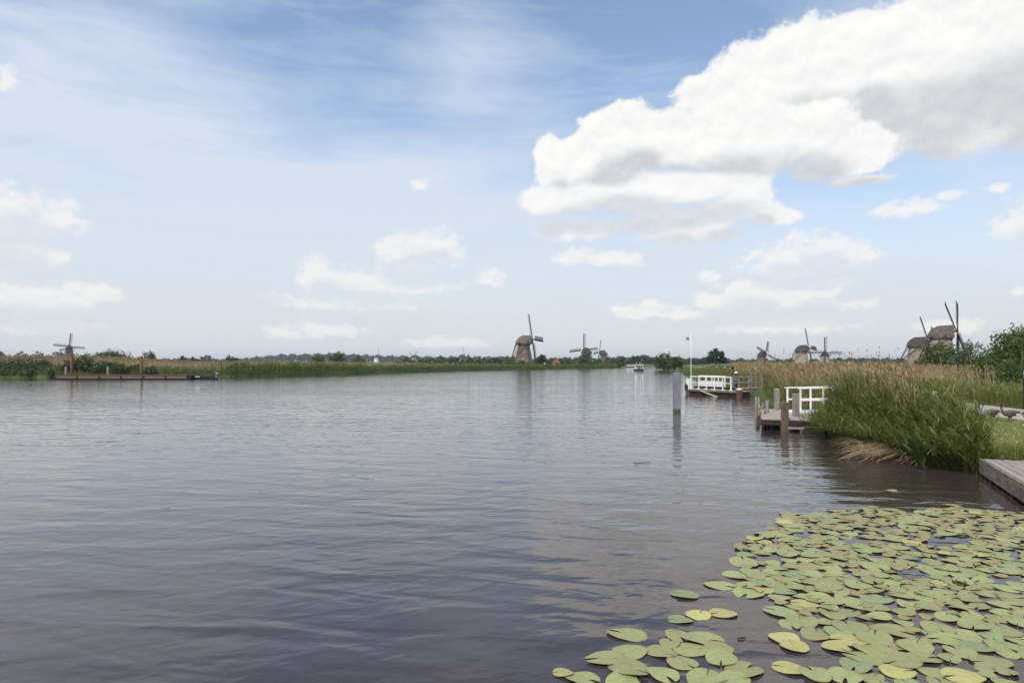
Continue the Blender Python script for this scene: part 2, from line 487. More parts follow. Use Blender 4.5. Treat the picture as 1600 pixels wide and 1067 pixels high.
def padmat(name, base, alt, edge):
    m_ = mat(name, base, alt, 5.0, 0.42, 0.25, 25, spec=0.45, coords='Object')
    g = NG(m_.node_tree.nodes, m_.node_tree.links)
    b = g.n['Principled BSDF']
    src = b.inputs['Base Color'].links[0].from_socket
    tcn = g.n.new('ShaderNodeTexCoord').outputs['Object']
    s_ = g.n.new('ShaderNodeSeparateXYZ'); g.put(s_.inputs[0], tcn)
    ang = g.m('ARCTAN2', s_.outputs[1], s_.outputs[0])
    rr = g.v('LENGTH', tcn)
    vein = g.m('ABSOLUTE', g.m('SINE', g.m('MULTIPLY', ang, 9.0)))
    vmask = g.m('MULTIPLY', g.step(vein, 0.0, 0.14, 1, 0), 0.42)
    c = g.mix(vmask, src, tuple(min(1, x * 1.35) for x in base))
    pk = g.noise(tcn, 16, 3, 0.7)
    c = g.mix(g.m('MULTIPLY', g.step(pk, 0.60, 0.72), 0.75), c, edge)
    rim = g.v('LENGTH', g.v('MULTIPLY', tcn, (.86, 1.0, 0)))
    c = g.mix(g.m('MULTIPLY', g.step(g.m('ADD', rim, g.m('MULTIPLY', pk, .10)), .485, .56), .65), c, tuple(x * .75 for x in edge))
    sp_n = g.noise(tcn, 34, 2, 0.6)
    c = g.mix(g.m('MULTIPLY', g.step(sp_n, .69, .74), .8), c, (0.06, 0.045, 0.025))
    oi = g.n.new('ShaderNodeObjectInfo')
    hs = g.n.new('ShaderNodeHueSaturation')
    g.put(hs.inputs['Hue'], g.step(oi.outputs['Random'], 0, 1, 0.488, 0.512, False))
    g.put(hs.inputs['Value'], g.step(oi.outputs['Random'], 0, 1, 0.85, 1.15, False))
    g.put(hs.inputs['Color'], c)
    g.put(b.inputs['Base Color'], hs.outputs[0])
    return m_


M['pad'] = padmat('lily_pad_green', (0.31, 0.315, 0.12), (0.235, 0.265, 0.10), (0.37, 0.30, 0.11))
M['pad_blue'] = padmat('lily_pad_bluish', (0.255, 0.295, 0.13), (0.20, 0.25, 0.105), (0.33, 0.29, 0.11))
M['pad_yellow'] = padmat('lily_pad_yellow', (0.44, 0.40, 0.13), (0.34, 0.34, 0.12), (0.28, 0.18, 0.07))

M['dock'] = mat('dock_leaf', (0.075, 0.13, 0.03), (0.05, 0.09, 0.022), 6, 0.45, 0.3, 30, spec=0.4)
# water
wm = bpy.data.materials.new('canal_water'); wm.use_nodes = True
g = NG(wm.node_tree.nodes, wm.node_tree.links)
b = g.n['Principled BSDF']
b.inputs['Base Color'].default_value = (0.046, 0.036, 0.033, 1)
b.inputs['Roughness'].default_value = 0.03
b.inputs['IOR'].default_value = 1.333
b.inputs['Specular IOR Level'].default_value = 0.72
pos = g.n.new('ShaderNodeNewGeometry').outputs['Position']
def rot(vec, a):
    n = g.n.new('ShaderNodeVectorRotate'); n.rotation_type = 'Z_AXIS'
    g.put(n.inputs['Vector'], vec); n.inputs['Angle'].default_value = a
    return n.outputs[0]
pa = g.v('MULTIPLY', rot(pos, R(12)), (0.42, 1.0, 1.0))
pb = g.v('MULTIPLY', rot(pos, R(-24)), (0.5, 1.0, 1.0))
w1 = g.noise(pa, 1.25, 2, 0.45, 0.5)
w2 = g.noise(pb, 3.1, 2, 0.5, 0.4)
w3 = g.noise(pa, 9.0, 2, 0.5, 0.2)
gust = g.step(g.noise(g.v('MULTIPLY', pos, (0.35, 1.0, 1)), 0.055, 3, 0.55), 0.38, 0.62, 0.45, 1.25)
hgt = g.m('ADD', g.m('MULTIPLY', w1, 0.042), g.m('MULTIPLY', g.m('ADD', g.m('MULTIPLY', w2, 0.017), g.m('MULTIPLY', w3, 0.0028)), gust))
bn = g.n.new('ShaderNodeBump'); bn.inputs['Strength'].default_value = 1.0; bn.inputs['Distance'].default_value = 1.0
g.put(bn.inputs['Height'], hgt); g.put(b.inputs['Normal'], bn.outputs[0])
M['water'] = wm

# ------------------------------------------------------------------ water and land
FAR = 6000.0
tag(MB().add([(-FAR, -400, 0), (FAR, -400, 0), (FAR, FAR, 0), (-FAR, FAR, 0)], [(0, 1, 2, 3)]).build('water', M['water']), kind='structure')

LB = [(-200, -300), (-140, 0), (-112, 100), (-96, 126), (-76, 127), (-52, 138), (-38, 167), (-24, 212), (-5, 246), (21, 278), (48, 320), (60, 372), (90, 398), (200, 420), (600, 440)]
RB = [(7.5, -300), (8.5, 0), (10.9, 13), (13.0, 17.6), (12.3, 19.2), (12.2, 23), (12.9, 28), (15.2, 31), (15.7, 37), (18.6, 50), (21.5, 61), (26, 90), (33, 125), (40, 160), (52, 206), (54, 240), (56, 258), (75, 272), (140, 300), (600, 330)]


def smooth_line(pts, n=2):
    """corner-cutting, keeps both ends; long edges are cut only near their ends"""
    pts = [Vector(p) for p in pts]
    for it in range(2):
        out = [pts[0]]
        for i, (a, b_) in enumerate(zip(pts, pts[1:])):
            L_ = (b_ - a).length; k = min(.25, 4.0 / L_) if L_ > 16 else .25
            if i > 0: out.append(a.lerp(b_, k))
            if i < len(pts) - 2: out.append(a.lerp(b_, 1 - k))
        out.append(pts[-1]); pts = out
    return pts


def land(name, line, side, closing, material):
    pts = smooth_line(line, 4)
    nrm = []
    for i in range(len(pts)):
        d = (pts[min(i + 1, len(pts) - 1)] - pts[max(i - 1, 0)]).normalized()
        nrm.append(Vector((d.y, -d.x)) * side)
    mb = MB()
    prof = [(-0.25, -0.5), (0.05, 0.06), (0.35, 0.28), (1.0, 0.46)]
    rows = [[(p.x + n.x * o, p.y + n.y * o, z) for p, n in zip(pts, nrm)] for o, z in prof]
    n = len(pts)
    vs = [q for r in rows for q in r]
    fs = [(i * n + k, i * n + k + 1, (i + 1) * n + k + 1, (i + 1) * n + k) for i in range(len(prof) - 1) for k in range(n - 1)]
    base = len(vs)
    vs += [(x, y, 0.5) for x, y in closing]
    fs.append(tuple((len(prof) - 1) * n + k for k in range(n)) + tuple(base + k for k in range(len(closing))))
    mb.add(vs, fs)
    o = mb.build(name, material)
    for p in o.data.polygons:
        pass
    if sum(p.normal.z * p.area for p in o.data.polygons) < 0:
        o.data.flip_normals()
    return tag(o, kind='structure')


land('ground_left', LB, -1, [(FAR, 440), (FAR, FAR), (-FAR, FAR), (-FAR, -300)], M['grass'])
land('ground_right', RB, 1, [(FAR, 330), (FAR, -300)], M['grass'])


def side_offset(line, y, off):
    for (x0, y0), (x1, y1) in zip(line, line[1:]):
        if y0 <= y <= y1:
            return x0 + (x1 - x0) * (y - y0) / (y1 - y0) + off
    return line[-1][0] + off


def strip(name, centre, width, z, material):
    pts = smooth_line(centre, 5); vs = []; fs = []
    for i, p in enumerate(pts):
        d = (pts[min(i + 1, len(pts) - 1)] - pts[max(i - 1, 0)]).normalized(); n = Vector((d.y, -d.x))
        vs += [(p.x - n.x * width / 2, p.y - n.y * width / 2, z), (p.x + n.x * width / 2, p.y + n.y * width / 2, z)]
    fs = [(2 * i, 2 * i + 1, 2 * i + 3, 2 * i + 2) for i in range(len(pts) - 1)]
    return tag(MB().add(vs, fs).build(name, material), kind='structure')


PATH = [(22.5, -40), (23.3, 15), (24.0, 30), (25.0, 40), (27.5, 55), (32, 90), (39.5, 126), (47, 160), (60, 205), (90, 250), (160, 285)]
strip('path', PATH, 4.3, 0.508, M['path'])
lawn = MB().add([(13.6, 17.8, .505), (21.0, 5, .505), (21.9, 30, .505), (22.6, 36, .505), (18.0, 36, .505), (14.2, 24, .505)], [(0, 1, 2, 3, 4, 5)]).build('lawn', M['lawn'])
if lawn.data.polygons[0].normal.z < 0: lawn.data.flip_normals()
tag(lawn, kind='structure')
def dike_z(x, y):
    r_ = np.clip((-x / y - .44) / .2, 0, 1); k = np.clip((y - 141) / 6, 0, 1) * np.clip((262 - y) / 10, 0, 1)
    return .45 + 1.35 * r_ * r_ * (3 - 2 * r_) * k
_mb = MB(); _r = [-1.5 + .0465 * i for i in range(24)]; _y = [140, 142, 145, 148, 160, 200, 251, 256, 264]
_mb.add([(r_ * y, y, float(dike_z(r_ * y, y))) for y in _y for r_ in _r], [(i * 24 + j, i * 24 + j + 1, (i + 1) * 24 + j + 1, (i + 1) * 24 + j) for i in range(8) for j in range(23)])
_o = _mb.build('dike', M['grass'], smooth=True)
if _o.data.polygons[0].normal.z < 0: _o.data.flip_normals()
tag(_o, kind='structure')
strip('far_path', [(-120, 132), (-92, 131.5), (-70, 131.2), (-62, 133)], 1.4, 0.52, M['path'])


# ------------------------------------------------------------------ trees
def leaves(blobs, n, size, seed, clump=0.17, per=26):
    """leaf quads in clumps over and inside ellipsoid lobes (x,y,z,rx,ry,rz)"""
    rng = np.random.default_rng(seed)
    B = np.array(blobs, float)
    area = (B[:, 3] * B[:, 5]) ** 0.9
    nc = max(4, n // per)
    ib = rng.choice(len(B), nc, p=area / area.sum())
    d = rng.normal(size=(nc, 3)); d /= np.linalg.norm(d, axis=1)[:, None]
    rr = rng.uniform(0.4, 0.98, nc) ** 0.6
    cc = B[ib, :3] + d * B[ib, 3:] * rr[:, None]
    k = rng.integers(0, nc, n)
    rad = B[ib[k], 3:].mean(1)
    p = cc[k] + rng.normal(size=(n, 3)) * (rad * clump)[:, None]
    u = rng.normal(size=(n, 3)); u /= np.linalg.norm(u, axis=1)[:, None]
    v_ = np.cross(u, rng.normal(size=(n, 3))); v_ /= np.linalg.norm(v_, axis=1)[:, None]
    s = size * rng.uniform(0.6, 1.3, n)[:, None]
    a, b_ = u * s, v_ * s * 0.62
    q = np.stack([p - a, p - b_ * 0.9, p + a, p + b_ * 0.9], 1)
    ct = rng.uniform(0.1, 0.9, nc)
    tint = np.clip(ct[k] * 0.6 + 0.4 * rng.uniform(0, 1, n), 0, 1)
    return q, tint


def tree(name, loc, blobs, n, size, material, label, cat='tree', trunk=0.15, group=None, seed=1, height=None, stems=1):
    root = thing(name, loc, label, cat, group)
    q, t = leaves(blobs, n, size, seed)
    q[:, :, 2] = np.maximum(q[:, :, 2], 0.05)
    link('crown', quads('crown', q, t), M[material], root)
    r2 = random.Random(seed)
    mb = MB()
    ct = sorted(blobs, key=lambda k: -k[2])[0]
    for s_ in range(stems):
        ox = r2.uniform(-.3, .3) * (stems > 1) * 2
        top = Vector((ct[0] * 0.5 + ox, ct[1] * 0.5, ct[2]))
        mid = Vector((ox * 0.7 + r2.uniform(-.1, .1), 0, ct[2] * 0.5))
        mb.tube([(ox * 0.4, 0, -0.25), mid, top], [trunk, trunk * .75, trunk * .3], 7)
    for bb in blobs[:7]:
        st = Vector((0, 0, max(0.25, bb[2] * r2.uniform(.35, .6))))
        mb.tube([st, st.lerp(Vector(bb[:3]), .5) + Vector((0, 0, .12 * bb[5])), Vector(bb[:3]) + Vector((0, 0, bb[5] * .5))], [trunk * .55, trunk * .38, trunk * .12], 5)
    mb.build('trunk', M['bark'], root, True)
    return root


def bush_blobs(w_, h_, d_, seed, n=7, low=True):
    r2 = random.Random(seed); out = []
    for k in range(n):
        u = (k + .5) / n * 2 - 1
        x = u * w_ / 2 * .78 + r2.uniform(-.05, .05) * w_
        hh = h_ * (1 - .45 * abs(u) ** 1.6) * r2.uniform(.82, 1.08)
        rx = w_ / n * r2.uniform(.8, 1.25); rz_ = hh * (.5 if low else .36)
        out.append((x, r2.uniform(-.3, .3) * d_, hh - rz_, max(rx, .25 * h_), d_ * .42, rz_))
    return out


def bush_px(name, x0, x1, ytop, depth, material, label, ybase=None, n=1500, leaf=None, cat='bush', seed=1, nb=7, ground=0.5, group=None, trunk=0.1, low=True, stems=3):
    p = at((x0 + x1) / 2, HOR, depth)
    wd = (x1 - x0) / FPX * depth
    hh = H + (HOR - ytop) / FPX * depth - ground
    leaf = leaf or max(0.16, depth * 0.0011)
    return tree(name, (p.x, depth, ground), bush_blobs(wd, hh, max(wd * .6, hh * .6), seed, nb, low), n, leaf, material, label, cat, trunk, group, seed, stems=stems)


# ------------------------------------------------------------------ windmills
def windmill(loc_px, hub_y, depth, face, rot_deg, kind, label, detail=True, hub_h=None, group='windmills along the canals', capmat=None, R_=13.4, sail_w=1.0, lean=10.5, body_mat=None, ground=0.5):
    p = at(loc_px, HOR, depth)
    hubz = H + (HOR - hub_y) / FPX * depth
    hh = hubz - ground
    root = thing('windmill', (p.x, depth, ground), label, 'windmill', group)
    hb = hh - 2.5                                       # cap sits here
    # tower
    n = 8 if kind == 'thatch' else 28
    r0, r1 = (6.0, 3.15) if kind == 'thatch' else (5.2, 3.35)
    sc = min(1.0, hh / 14.0) * .35 + .65
    r0 *= sc; rings = []
    zs = [-0.6, 0.0, 0.12, 0.3, 0.5, 0.75, 1.0]
    mb = MB()
    for t in zs:
        tt = max(t, 0); z = hb * t if t > 0 else t
        r = r1 + (r0 - r1) * (1 - tt) ** (1.25 if kind == 'thatch' else 1.1)
        rings.append([(r * math.cos(2 * math.pi * (k + .5) / n), r * math.sin(2 * math.pi * (k + .5) / n), z) for k in range(n)])
    mb.loft(rings)
    tower = mb.build('tower', body_mat or M['thatch'] if kind == 'thatch' else (body_mat or M['brick_pale']), root, kind != 'thatch')
    if detail:
        if kind == 'thatch':
            plinth = MB()
            plinth.loft([[((r0 + .12 - .28 * t) * math.cos(2 * math.pi * (k + .5) / 8), (r0 + .12 - .28 * t) * math.sin(2 * math.pi * (k + .5) / 8), z) for k in range(8)] for t, z in ((0, -.5), (0, .05), (1, 1.9))])
            plinth.build('brick_plinth', M['brick_dark'], root)
        # windows and door toward the camera and around
        for a_, zf in ((-95, .30), (-88, .66), (-20, .35), (160, .4)):
            tt = zf; r = r1 + (r0 - r1) * (1 - tt) ** 1.15
            if kind == 'thatch': r *= .985
            ca, sa = math.cos(R(a_)), math.sin(R(a_))
            fr = MB().box((ca * r, sa * r, hb * zf), (0.34, .95, 1.2), R(a_)).build('window', M['white'], root)
            MB().box((ca * (r + .17), sa * (r + .17), hb * zf), (0.06, .68, .92), R(a_)).build('pane', M['glass'], fr)
        a_ = -70; r = r0 * .97; ca, sa = math.cos(R(a_)), math.sin(R(a_))
        MB().box((ca * r, sa * r, 1.0), (.4, 1.2, 2.2), R(a_)).build('door', M['darkwood'], root)
    # cap, sails and tail turn together; local +X is the windward side
    F = R(face)
    Mx = Matrix.Rotation(F, 4, 'Z')
    def T(v): return Mx @ Vector(v)
    secs = [(-4.2, 1.5, hh - 2.3, hh - 1.1), (-3.3, 2.3, hh - 2.6, hh + .35), (-2.2, 2.85, hh - 2.7, hh + 1.35), (-1.0, 3.2, hh - 2.7, hh + 1.95), (.4, 3.3, hh - 2.7, hh + 2.1), (2.2, 3.1, hh - 2.7, hh + 2.15), (3.5, 2.6, hh - 2.6, hh + 2.2), (3.9, 2.4, hh - 2.5, hh + 2.1)]
    rings = []
    for x, wy, z0, z1 in secs:
        prof = [(1, .0), (1.04, .08), (.92, .30), (.70, .58), (.42, .84), (.16, .98), (0, 1.0)]
        ring = [T((x, wy * y_, z0 + (z1 - z0) * t_)) for y_, t_ in prof] + [T((x, -wy * y_, z0 + (z1 - z0) * t_)) for y_, t_ in prof[-2::-1]]
        rings.append(ring)
    MB().loft(rings).build('cap', capmat or M['cap_thatch'], root, kind == 'thatch')
    # rim under the cap
    MB().loft([[(r * math.cos(2 * math.pi * k / 24), r * math.sin(2 * math.pi * k / 24), z) for k in range(24)] for r, z in ((r1 + .05, hb - .75), (r1 + .45, hb - .45), (r1 + .45, hb - .1), (r1, hb))]).build('cap_rim', M['cap_dark'], root)
    ln = R(lean)
    ax = Vector((math.cos(ln), 0, math.sin(ln)))
    hub = Vector((4.9, 0, hh))
    MB().tube([T(hub - ax * 2.2), T(hub + ax * .55)], [.42, .36], 10).build('windshaft', M['sailwood'], root)
    MB().box(T(hub), (.9, .9, .95), F).build('hub', M['redwood'] if detail else M['sailwood'], root)
    upv = Vector((-math.sin(ln), 0, math.cos(ln))); sv = Vector((0, 1, 0))
    for k in range(4):
        a = R(rot_deg + 90 * k)
        d = upv * math.cos(a) + sv * math.sin(a)
        e = -upv * math.sin(a) + sv * math.cos(a)
        off = ax * (.28 if k % 2 else -.05)
        o = hub + off
        mb = MB()
        mb.beam(T(o), T(o + d * R_), .42, .36, .2, .18, up=T(ax))
        sl = mb.build('sail', M['sailwood'], root)
        lt = MB()
        w1_, w2_ = 1.95 * sail_w, .42
        r_in = 2.3
        for q in ((.72, 1.3, w1_) if detail else (1.0, w1_)):
            lt.beam(T(o + d * r_in + e * q * (1 if q == w1_ else 1)), T(o + d * R_ + e * q), .09, .07, up=T(ax))
        nb = 26 if detail else 12
        for j in range(nb):
            rr = r_in + (R_ - r_in) * j / (nb - 1)
            tw = math.radians(18 * (1 - j / (nb - 1)))
            ee = e * math.cos(tw) + ax * math.sin(tw)
            lt.beam(T(o + d * rr - e * w2_), T(o + d * rr + ee * w1_), .11, .08, up=T(ax))
        # wind boards on the leading edge
        lt.add([T(o + d * r_in - e * .1 + ax * .05), T(o + d * R_ - e * .1 + ax * .05), T(o + d * R_ - e * (w2_ + .12) - ax * .18), T(o + d * r_in - e * (w2_ + .12) - ax * .18)], [(0, 1, 2, 3)])
        # the rolled sail cloth along the stock
        lt.tube([T(o + d * r_in + e * .28 + ax * .1), T(o + d * (R_ * .6) + e * .26 + ax * .12), T(o + d * (R_ - .4) + e * .2 + ax * .1)], [.15, .17, .09], 6)
        lt.build('lattice', M['sailwood'], sl)
    # tail: pole, long and short braces, cross beams, winch
    foot = Vector((-8.2, 0, 1.1))
    tm = M['sailwood']
    MB().beam(T((-3.4, 0, hh - .9)), T(foot), .42, .42, .3, .3).build('tail_pole', tm, root)
    MB().beam(T((.9, -5.3, hh - 1.5)), T((.9, 5.3, hh - 1.5)), .34).build('cross_beam', tm, root)
    MB().beam(T((-3.3, -2.9, hh - 1.6)), T((-3.3, 2.9, hh - 1.6)), .3).build('cross_beam', tm, root)
    for s_ in (-1, 1):
        MB().beam(T((.9, 5.1 * s_, hh - 1.5)), T(foot + Vector((.5, .1 * s_, .5))), .26, .26, .2, .2).build('long_brace', tm, root)
        MB().beam(T((-3.3, 2.8 * s_, hh - 1.6)), T(foot + Vector((.9, .12 * s_, 1.6))), .24, .24, .18, .18).build('short_brace', tm, root)
    wl = MB(); c = foot + Vector((-.2, 0, .1))
    wl.tube([T(c + Vector((0, -.3, 0))), T(c + Vector((0, .3, 0)))], .3, 8)
    for k in range(8):
        a = 2 * math.pi * k / 8
        wl.beam(T(c), T(c + Vector((math.cos(a) * 1.0, 0, math.sin(a) * 1.0))), .1)
    wl.build('winch_wheel', tm, root)
    return root


# face: direction the sails look, in degrees from +X counter-clockwise
windmill(818.5, 530, 358, 20, -6, 'thatch', 'large thatched windmill on the left bank, tallest of the central three', capmat=M['thatch'])
windmill(917, 547, 560, 230, -6, 'thatch', 'thatched windmill with sails upright half hidden behind the willow on the left bank', R_=13.6)
windmill(943, 550.5, 735, 198, -9, 'thatch', 'smallest brown windmill right of the willow bush on the left bank', R_=13.6)
windmill(1252.5, 544, 455, -6, -6, 'brick', 'pale brick windmill with dark cap, left of the pair behind the straw reeds', capmat=M['cap_dark'])
windmill(1289, 551, 600, 245, 0, 'brick', 'pale brick windmill facing the camera with its sails in a level cross', capmat=M['cap_dark'], R_=13.9)
windmill(1190.5, 552, 640, -62, 24, 'brick', 'dark small windmill with slanting sails behind the far jetty', capmat=M['cap_dark'], body_mat=M['brick_dark'], R_=12.5)
windmill(1471, 517.5, 250, -24, 38, 'brick', 'nearest windmill, yellowish brick with brown cap, rising behind the willows', body_mat=M['brick_yellow'], capmat=M['cap_thatch'], sail_w=.95, R_=14.6)
windmill(1433, 533.5, 325, -20, 22, 'brick', 'brick windmill with dark cap just left of the nearest mill', body_mat=M['brick_yellow'], capmat=M['cap_dark'])
windmill(107.5, 541.5, 680, 304, 5, 'thatch', 'lone dark windmill with level sails above the left bank', capmat=M['cap_dark'])
windmill(588, 556, 1150, 8, 2, 'brick', 'tiny distant windmill with white tower in front of the wood', False, body_mat=M['whitewash'], capmat=M['redwood'], R_=12.5)
windmill(647, 556.5, 1300, 250, 42, 'brick', 'tiny distant windmill with pale tower and slanting sails', False, body_mat=M['whitewash'], capmat=M['redwood'], R_=12)
windmill(720.5, 556, 1000, 4, 1, 'brick', 'distant windmill showing only cap and one upright sail over the shrubs', False, capmat=M['cap_dark'], R_=15)

# ------------------------------------------------------------------ far woods (one mass each)
def far_wood(name, x0, x1, prof, depth, seed, n, size, material='wood_far', thick=60):
    """prof: list of (px, top y)"""
    rng = np.random.default_rng(seed)
    px = rng.uniform(x0, x1, n)
    top = np.interp(px, [a for a, _ in prof], [b_ for _, b_ in prof])
    lump = 1.6 * np.sin(px * .33 + seed) + 1.1 * np.sin(px * .83 + 2 * seed) + .8 * np.sin(px * 1.9)
    dep = depth + rng.uniform(0, thick, n)
    ztop = H + (HOR - top + lump * .7) / FPX * dep
    z = 0.5 + (ztop - .5) * rng.uniform(0, 1, n) ** .55
    p = np.stack([(px - CX) / FPX * dep, dep, z], 1)
    u = rng.normal(size=(n, 3)); u /= np.linalg.norm(u, axis=1)[:, None]
    v_ = np.cross(u, rng.normal(size=(n, 3))); v_ /= np.linalg.norm(v_, axis=1)[:, None]
    s = size * rng.uniform(.5, 1.3, n)[:, None]
    q = np.stack([p - u * s, p - v_ * s * .8, p + u * s, p + v_ * s * .8], 1)
    q[:, :, 2] = np.maximum(q[:, :, 2], .3)
    tint = np.clip(.5 + .28 * np.sin(px * .45 + seed) + rng.normal(0, .16, n), 0, 1)
    return tag(link(name, quads(name, q, tint), M[material]), kind='stuff')


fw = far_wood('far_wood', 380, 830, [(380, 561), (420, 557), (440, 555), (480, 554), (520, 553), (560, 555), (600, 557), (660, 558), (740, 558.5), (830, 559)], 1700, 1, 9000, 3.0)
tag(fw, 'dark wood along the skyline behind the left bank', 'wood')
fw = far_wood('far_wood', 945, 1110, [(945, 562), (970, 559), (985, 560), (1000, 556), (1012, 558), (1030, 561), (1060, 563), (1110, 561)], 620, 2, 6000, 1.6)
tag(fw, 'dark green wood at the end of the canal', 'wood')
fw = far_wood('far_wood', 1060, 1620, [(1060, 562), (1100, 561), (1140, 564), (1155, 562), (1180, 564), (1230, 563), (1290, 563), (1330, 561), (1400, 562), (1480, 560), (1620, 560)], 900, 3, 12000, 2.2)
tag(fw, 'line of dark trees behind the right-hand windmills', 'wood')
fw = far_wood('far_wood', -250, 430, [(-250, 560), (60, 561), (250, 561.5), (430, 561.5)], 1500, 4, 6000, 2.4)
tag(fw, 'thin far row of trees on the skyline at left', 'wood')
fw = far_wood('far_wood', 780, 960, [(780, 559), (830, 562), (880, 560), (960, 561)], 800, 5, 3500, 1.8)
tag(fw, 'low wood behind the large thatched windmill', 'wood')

# ------------------------------------------------------------------ trees and bushes, left
G = 'small trees on the left skyline'
for i, (x0, x1, yt, dep, lab) in enumerate([
        (-12, 6, 541, 520, 'dark round tree at the very left edge of the skyline'),
        (24, 45, 544.5, 520, 'low domed tree on the left skyline, widest left of the lone mill'),
        (50, 70, 545.5, 520, 'double-topped small tree on the skyline left of the lone mill'),
        (89, 99.5, 544, 520, 'small dark tree touching the lone mill from the left'),
        (280, 292, 555, 420, 'tiny brown-green bush on the skyline beyond the pontoon boat'),
        (312, 333, 552.5, 800, 'bluish twin-crowned tree on the far skyline above the reeds'),
        (354, 372, 553, 420, 'loose green bush on the skyline above the tall reeds'),
        (298, 311, 557, 420, 'flat hedge bush on the skyline left of the bluish tree')]):
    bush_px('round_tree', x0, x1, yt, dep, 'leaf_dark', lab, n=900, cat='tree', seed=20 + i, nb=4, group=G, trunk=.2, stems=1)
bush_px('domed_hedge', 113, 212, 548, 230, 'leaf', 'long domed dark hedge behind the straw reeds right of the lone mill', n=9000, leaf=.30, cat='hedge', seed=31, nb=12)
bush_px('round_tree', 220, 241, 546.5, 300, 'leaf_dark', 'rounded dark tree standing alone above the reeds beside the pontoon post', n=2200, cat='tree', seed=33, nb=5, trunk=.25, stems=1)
bush_px('bushy_tree', 485, 510, 551, 330, 'leaf', 'left rounder bush of the pair on the bank in front of the wood', n=2000, seed=34, nb=5)
bush_px('bushy_tree', 514, 541, 548, 300, 'leaf', 'right taller bush of the pair on the bank in front of the wood', n=2400, seed=35, nb=5)
bush_px('bushy_tree', 550, 570, 556, 420, 'leaf', 'low bush right of the pair in front of the wood', n=1200, seed=36, nb=5)
for i in range(9):
    xx = 632 + i * 20
    bush_px('shrub', xx - 13, xx + 13, 556.5 + rnd.uniform(-1.2, 1.8), 430 + rnd.uniform(-20, 30), ('leaf', 'leaf_dark', 'leaf')[i % 3], ('first', 'second', 'third', 'fourth', 'fifth', 'sixth', 'seventh', 'eighth', 'ninth')[i] + ' shrub from the left in the row left of the large windmill', n=900, seed=40 + i, nb=5, group='shrubs in a row on the left bank')
# by the pontoon
bush_px('leafy_shrub', 96, 156, 555.5, 132, 'leaf_blossom', 'tall leafy shrub with whitish blossom behind the pontoon', n=7000, leaf=.16, seed=61, nb=9)
bush_px('leafy_shrub', 140, 205, 563, 130, 'leaf_blossom', 'lower spreading shrub behind the middle of the pontoon', n=5000, leaf=.15, seed=62, nb=9)
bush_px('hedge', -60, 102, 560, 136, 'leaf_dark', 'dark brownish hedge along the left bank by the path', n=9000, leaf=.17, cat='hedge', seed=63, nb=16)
bush_px('waterside_shrub', 28, 55, 571.5, 126.5, 'leaf', 'leafy clump at the waterline left of the pontoon', n=1800, leaf=.14, seed=64, nb=5, ground=.25)
bush_px('waterside_shrub', -12, 28, 576, 127, 'leaf', 'low green clump at the waterline at the left edge', n=1800, leaf=.14, seed=65, nb=6, ground=.25)
bush_px('waterside_shrub', 74, 87, 575, 126.5, 'leaf', 'small rounded clump at the left end of the pontoon', n=900, leaf=.13, seed=66, nb=4, ground=.25)
bush_px('yellow_shrub', 204, 222, 566, 134, 'leaf_yellow', 'yellow-flowering shrub beside the right post of the pontoon', n=1500, leaf=.15, seed=67, nb=4)
bush_px('yellow_shrub', 222, 250, 570, 130, 'leaf_pale', 'pale round shrub right of the tall pontoon post', n=1700, leaf=.15, seed=68, nb=5)
# around the central mills
bush_px('young_tree', 838, 855, 550, 330, 'leaf_dark', 'dark young tree just right of the large thatched windmill', n=2200, cat='tree', seed=70, nb=4, trunk=.15, stems=1)
bush_px('willow_bush', 901, 928, 551, 310, 'leaf_pale', 'grey-green willow bush in front of the second windmill', n=3000, seed=71, nb=6)
for i, (x0, x1, yt, m_, lab) in enumerate([
        (782, 812, 562, 'leaf', 'low bush left of the large windmill'),
        (806, 824, 562.5, 'leaf', 'rounded bush at the foot of the large windmill'),
        (850, 872, 563, 'leaf_dark', 'dark low bush left of the orange-roofed shed'),
        (874, 884, 560, 'leaf_yellow', 'yellowish bush right of the orange-roofed shed'),
        (880, 900, 562, 'leaf', 'green bush between the shed and the willow bush'),
        (926, 946, 561, 'leaf_pale', 'pale willow bush under the smallest brown windmill'),
        (942, 960, 562, 'leaf_pale', 'second pale willow bush right of the smallest brown windmill'),
        (958, 976, 565, 'leaf', 'last green bush on the left bank before the open water')]):
    bush_px('low_bush', x0, x1, yt, 318 + i * 4 if x0 > 872 else 325, m_, lab, n=1500, seed=80 + i, nb=5)
# right side
bush_px('waterside_tree', 1024, 1052, 545, 236, 'leaf', 'ragged shrubby tree on the point at the right bank', n=3200, leaf=.24, cat='tree', seed=90, nb=6, trunk=.14, stems=3)
bush_px('waterside_tree', 1044, 1069, 556, 225, 'leaf', 'lower bushy tree right of the ragged one on the point', n=2500, leaf=.24, cat='tree', seed=91, nb=5)
bush_px('reed_mound', 1026, 1048, 571, 246, 'leaf_yellow', 'yellow-green mound at the tip of the right bank', n=1800, leaf=.22, seed=92, nb=5, ground=.2)
tp = at(1119, HOR, 205)
tree('field_tree', (tp.x, 205, .5), [(0, 0, 4.2, 2.2, 2.0, 1.1), (-1.9, 0, 3.2, 1.4, 1.5, .8), (1.9, .2, 3.2, 1.6, 1.5, .9), (-.2, .3, 5.7, 1.2, 1.3, .9), (.8, 0, 5.0, 1.6, 1.4, .8), (-1.1, 0, 4.9, 1.3, 1.4, .7), (2.5, 0, 2.5, 1.0, 1.0, .5), (-2.7, 0, 2.7, .8, 1.0, .4)], 3600, .22, 'leaf_dark', 'lone dark spreading tree in the pasture beside the cows', 'tree', .2, seed=95)
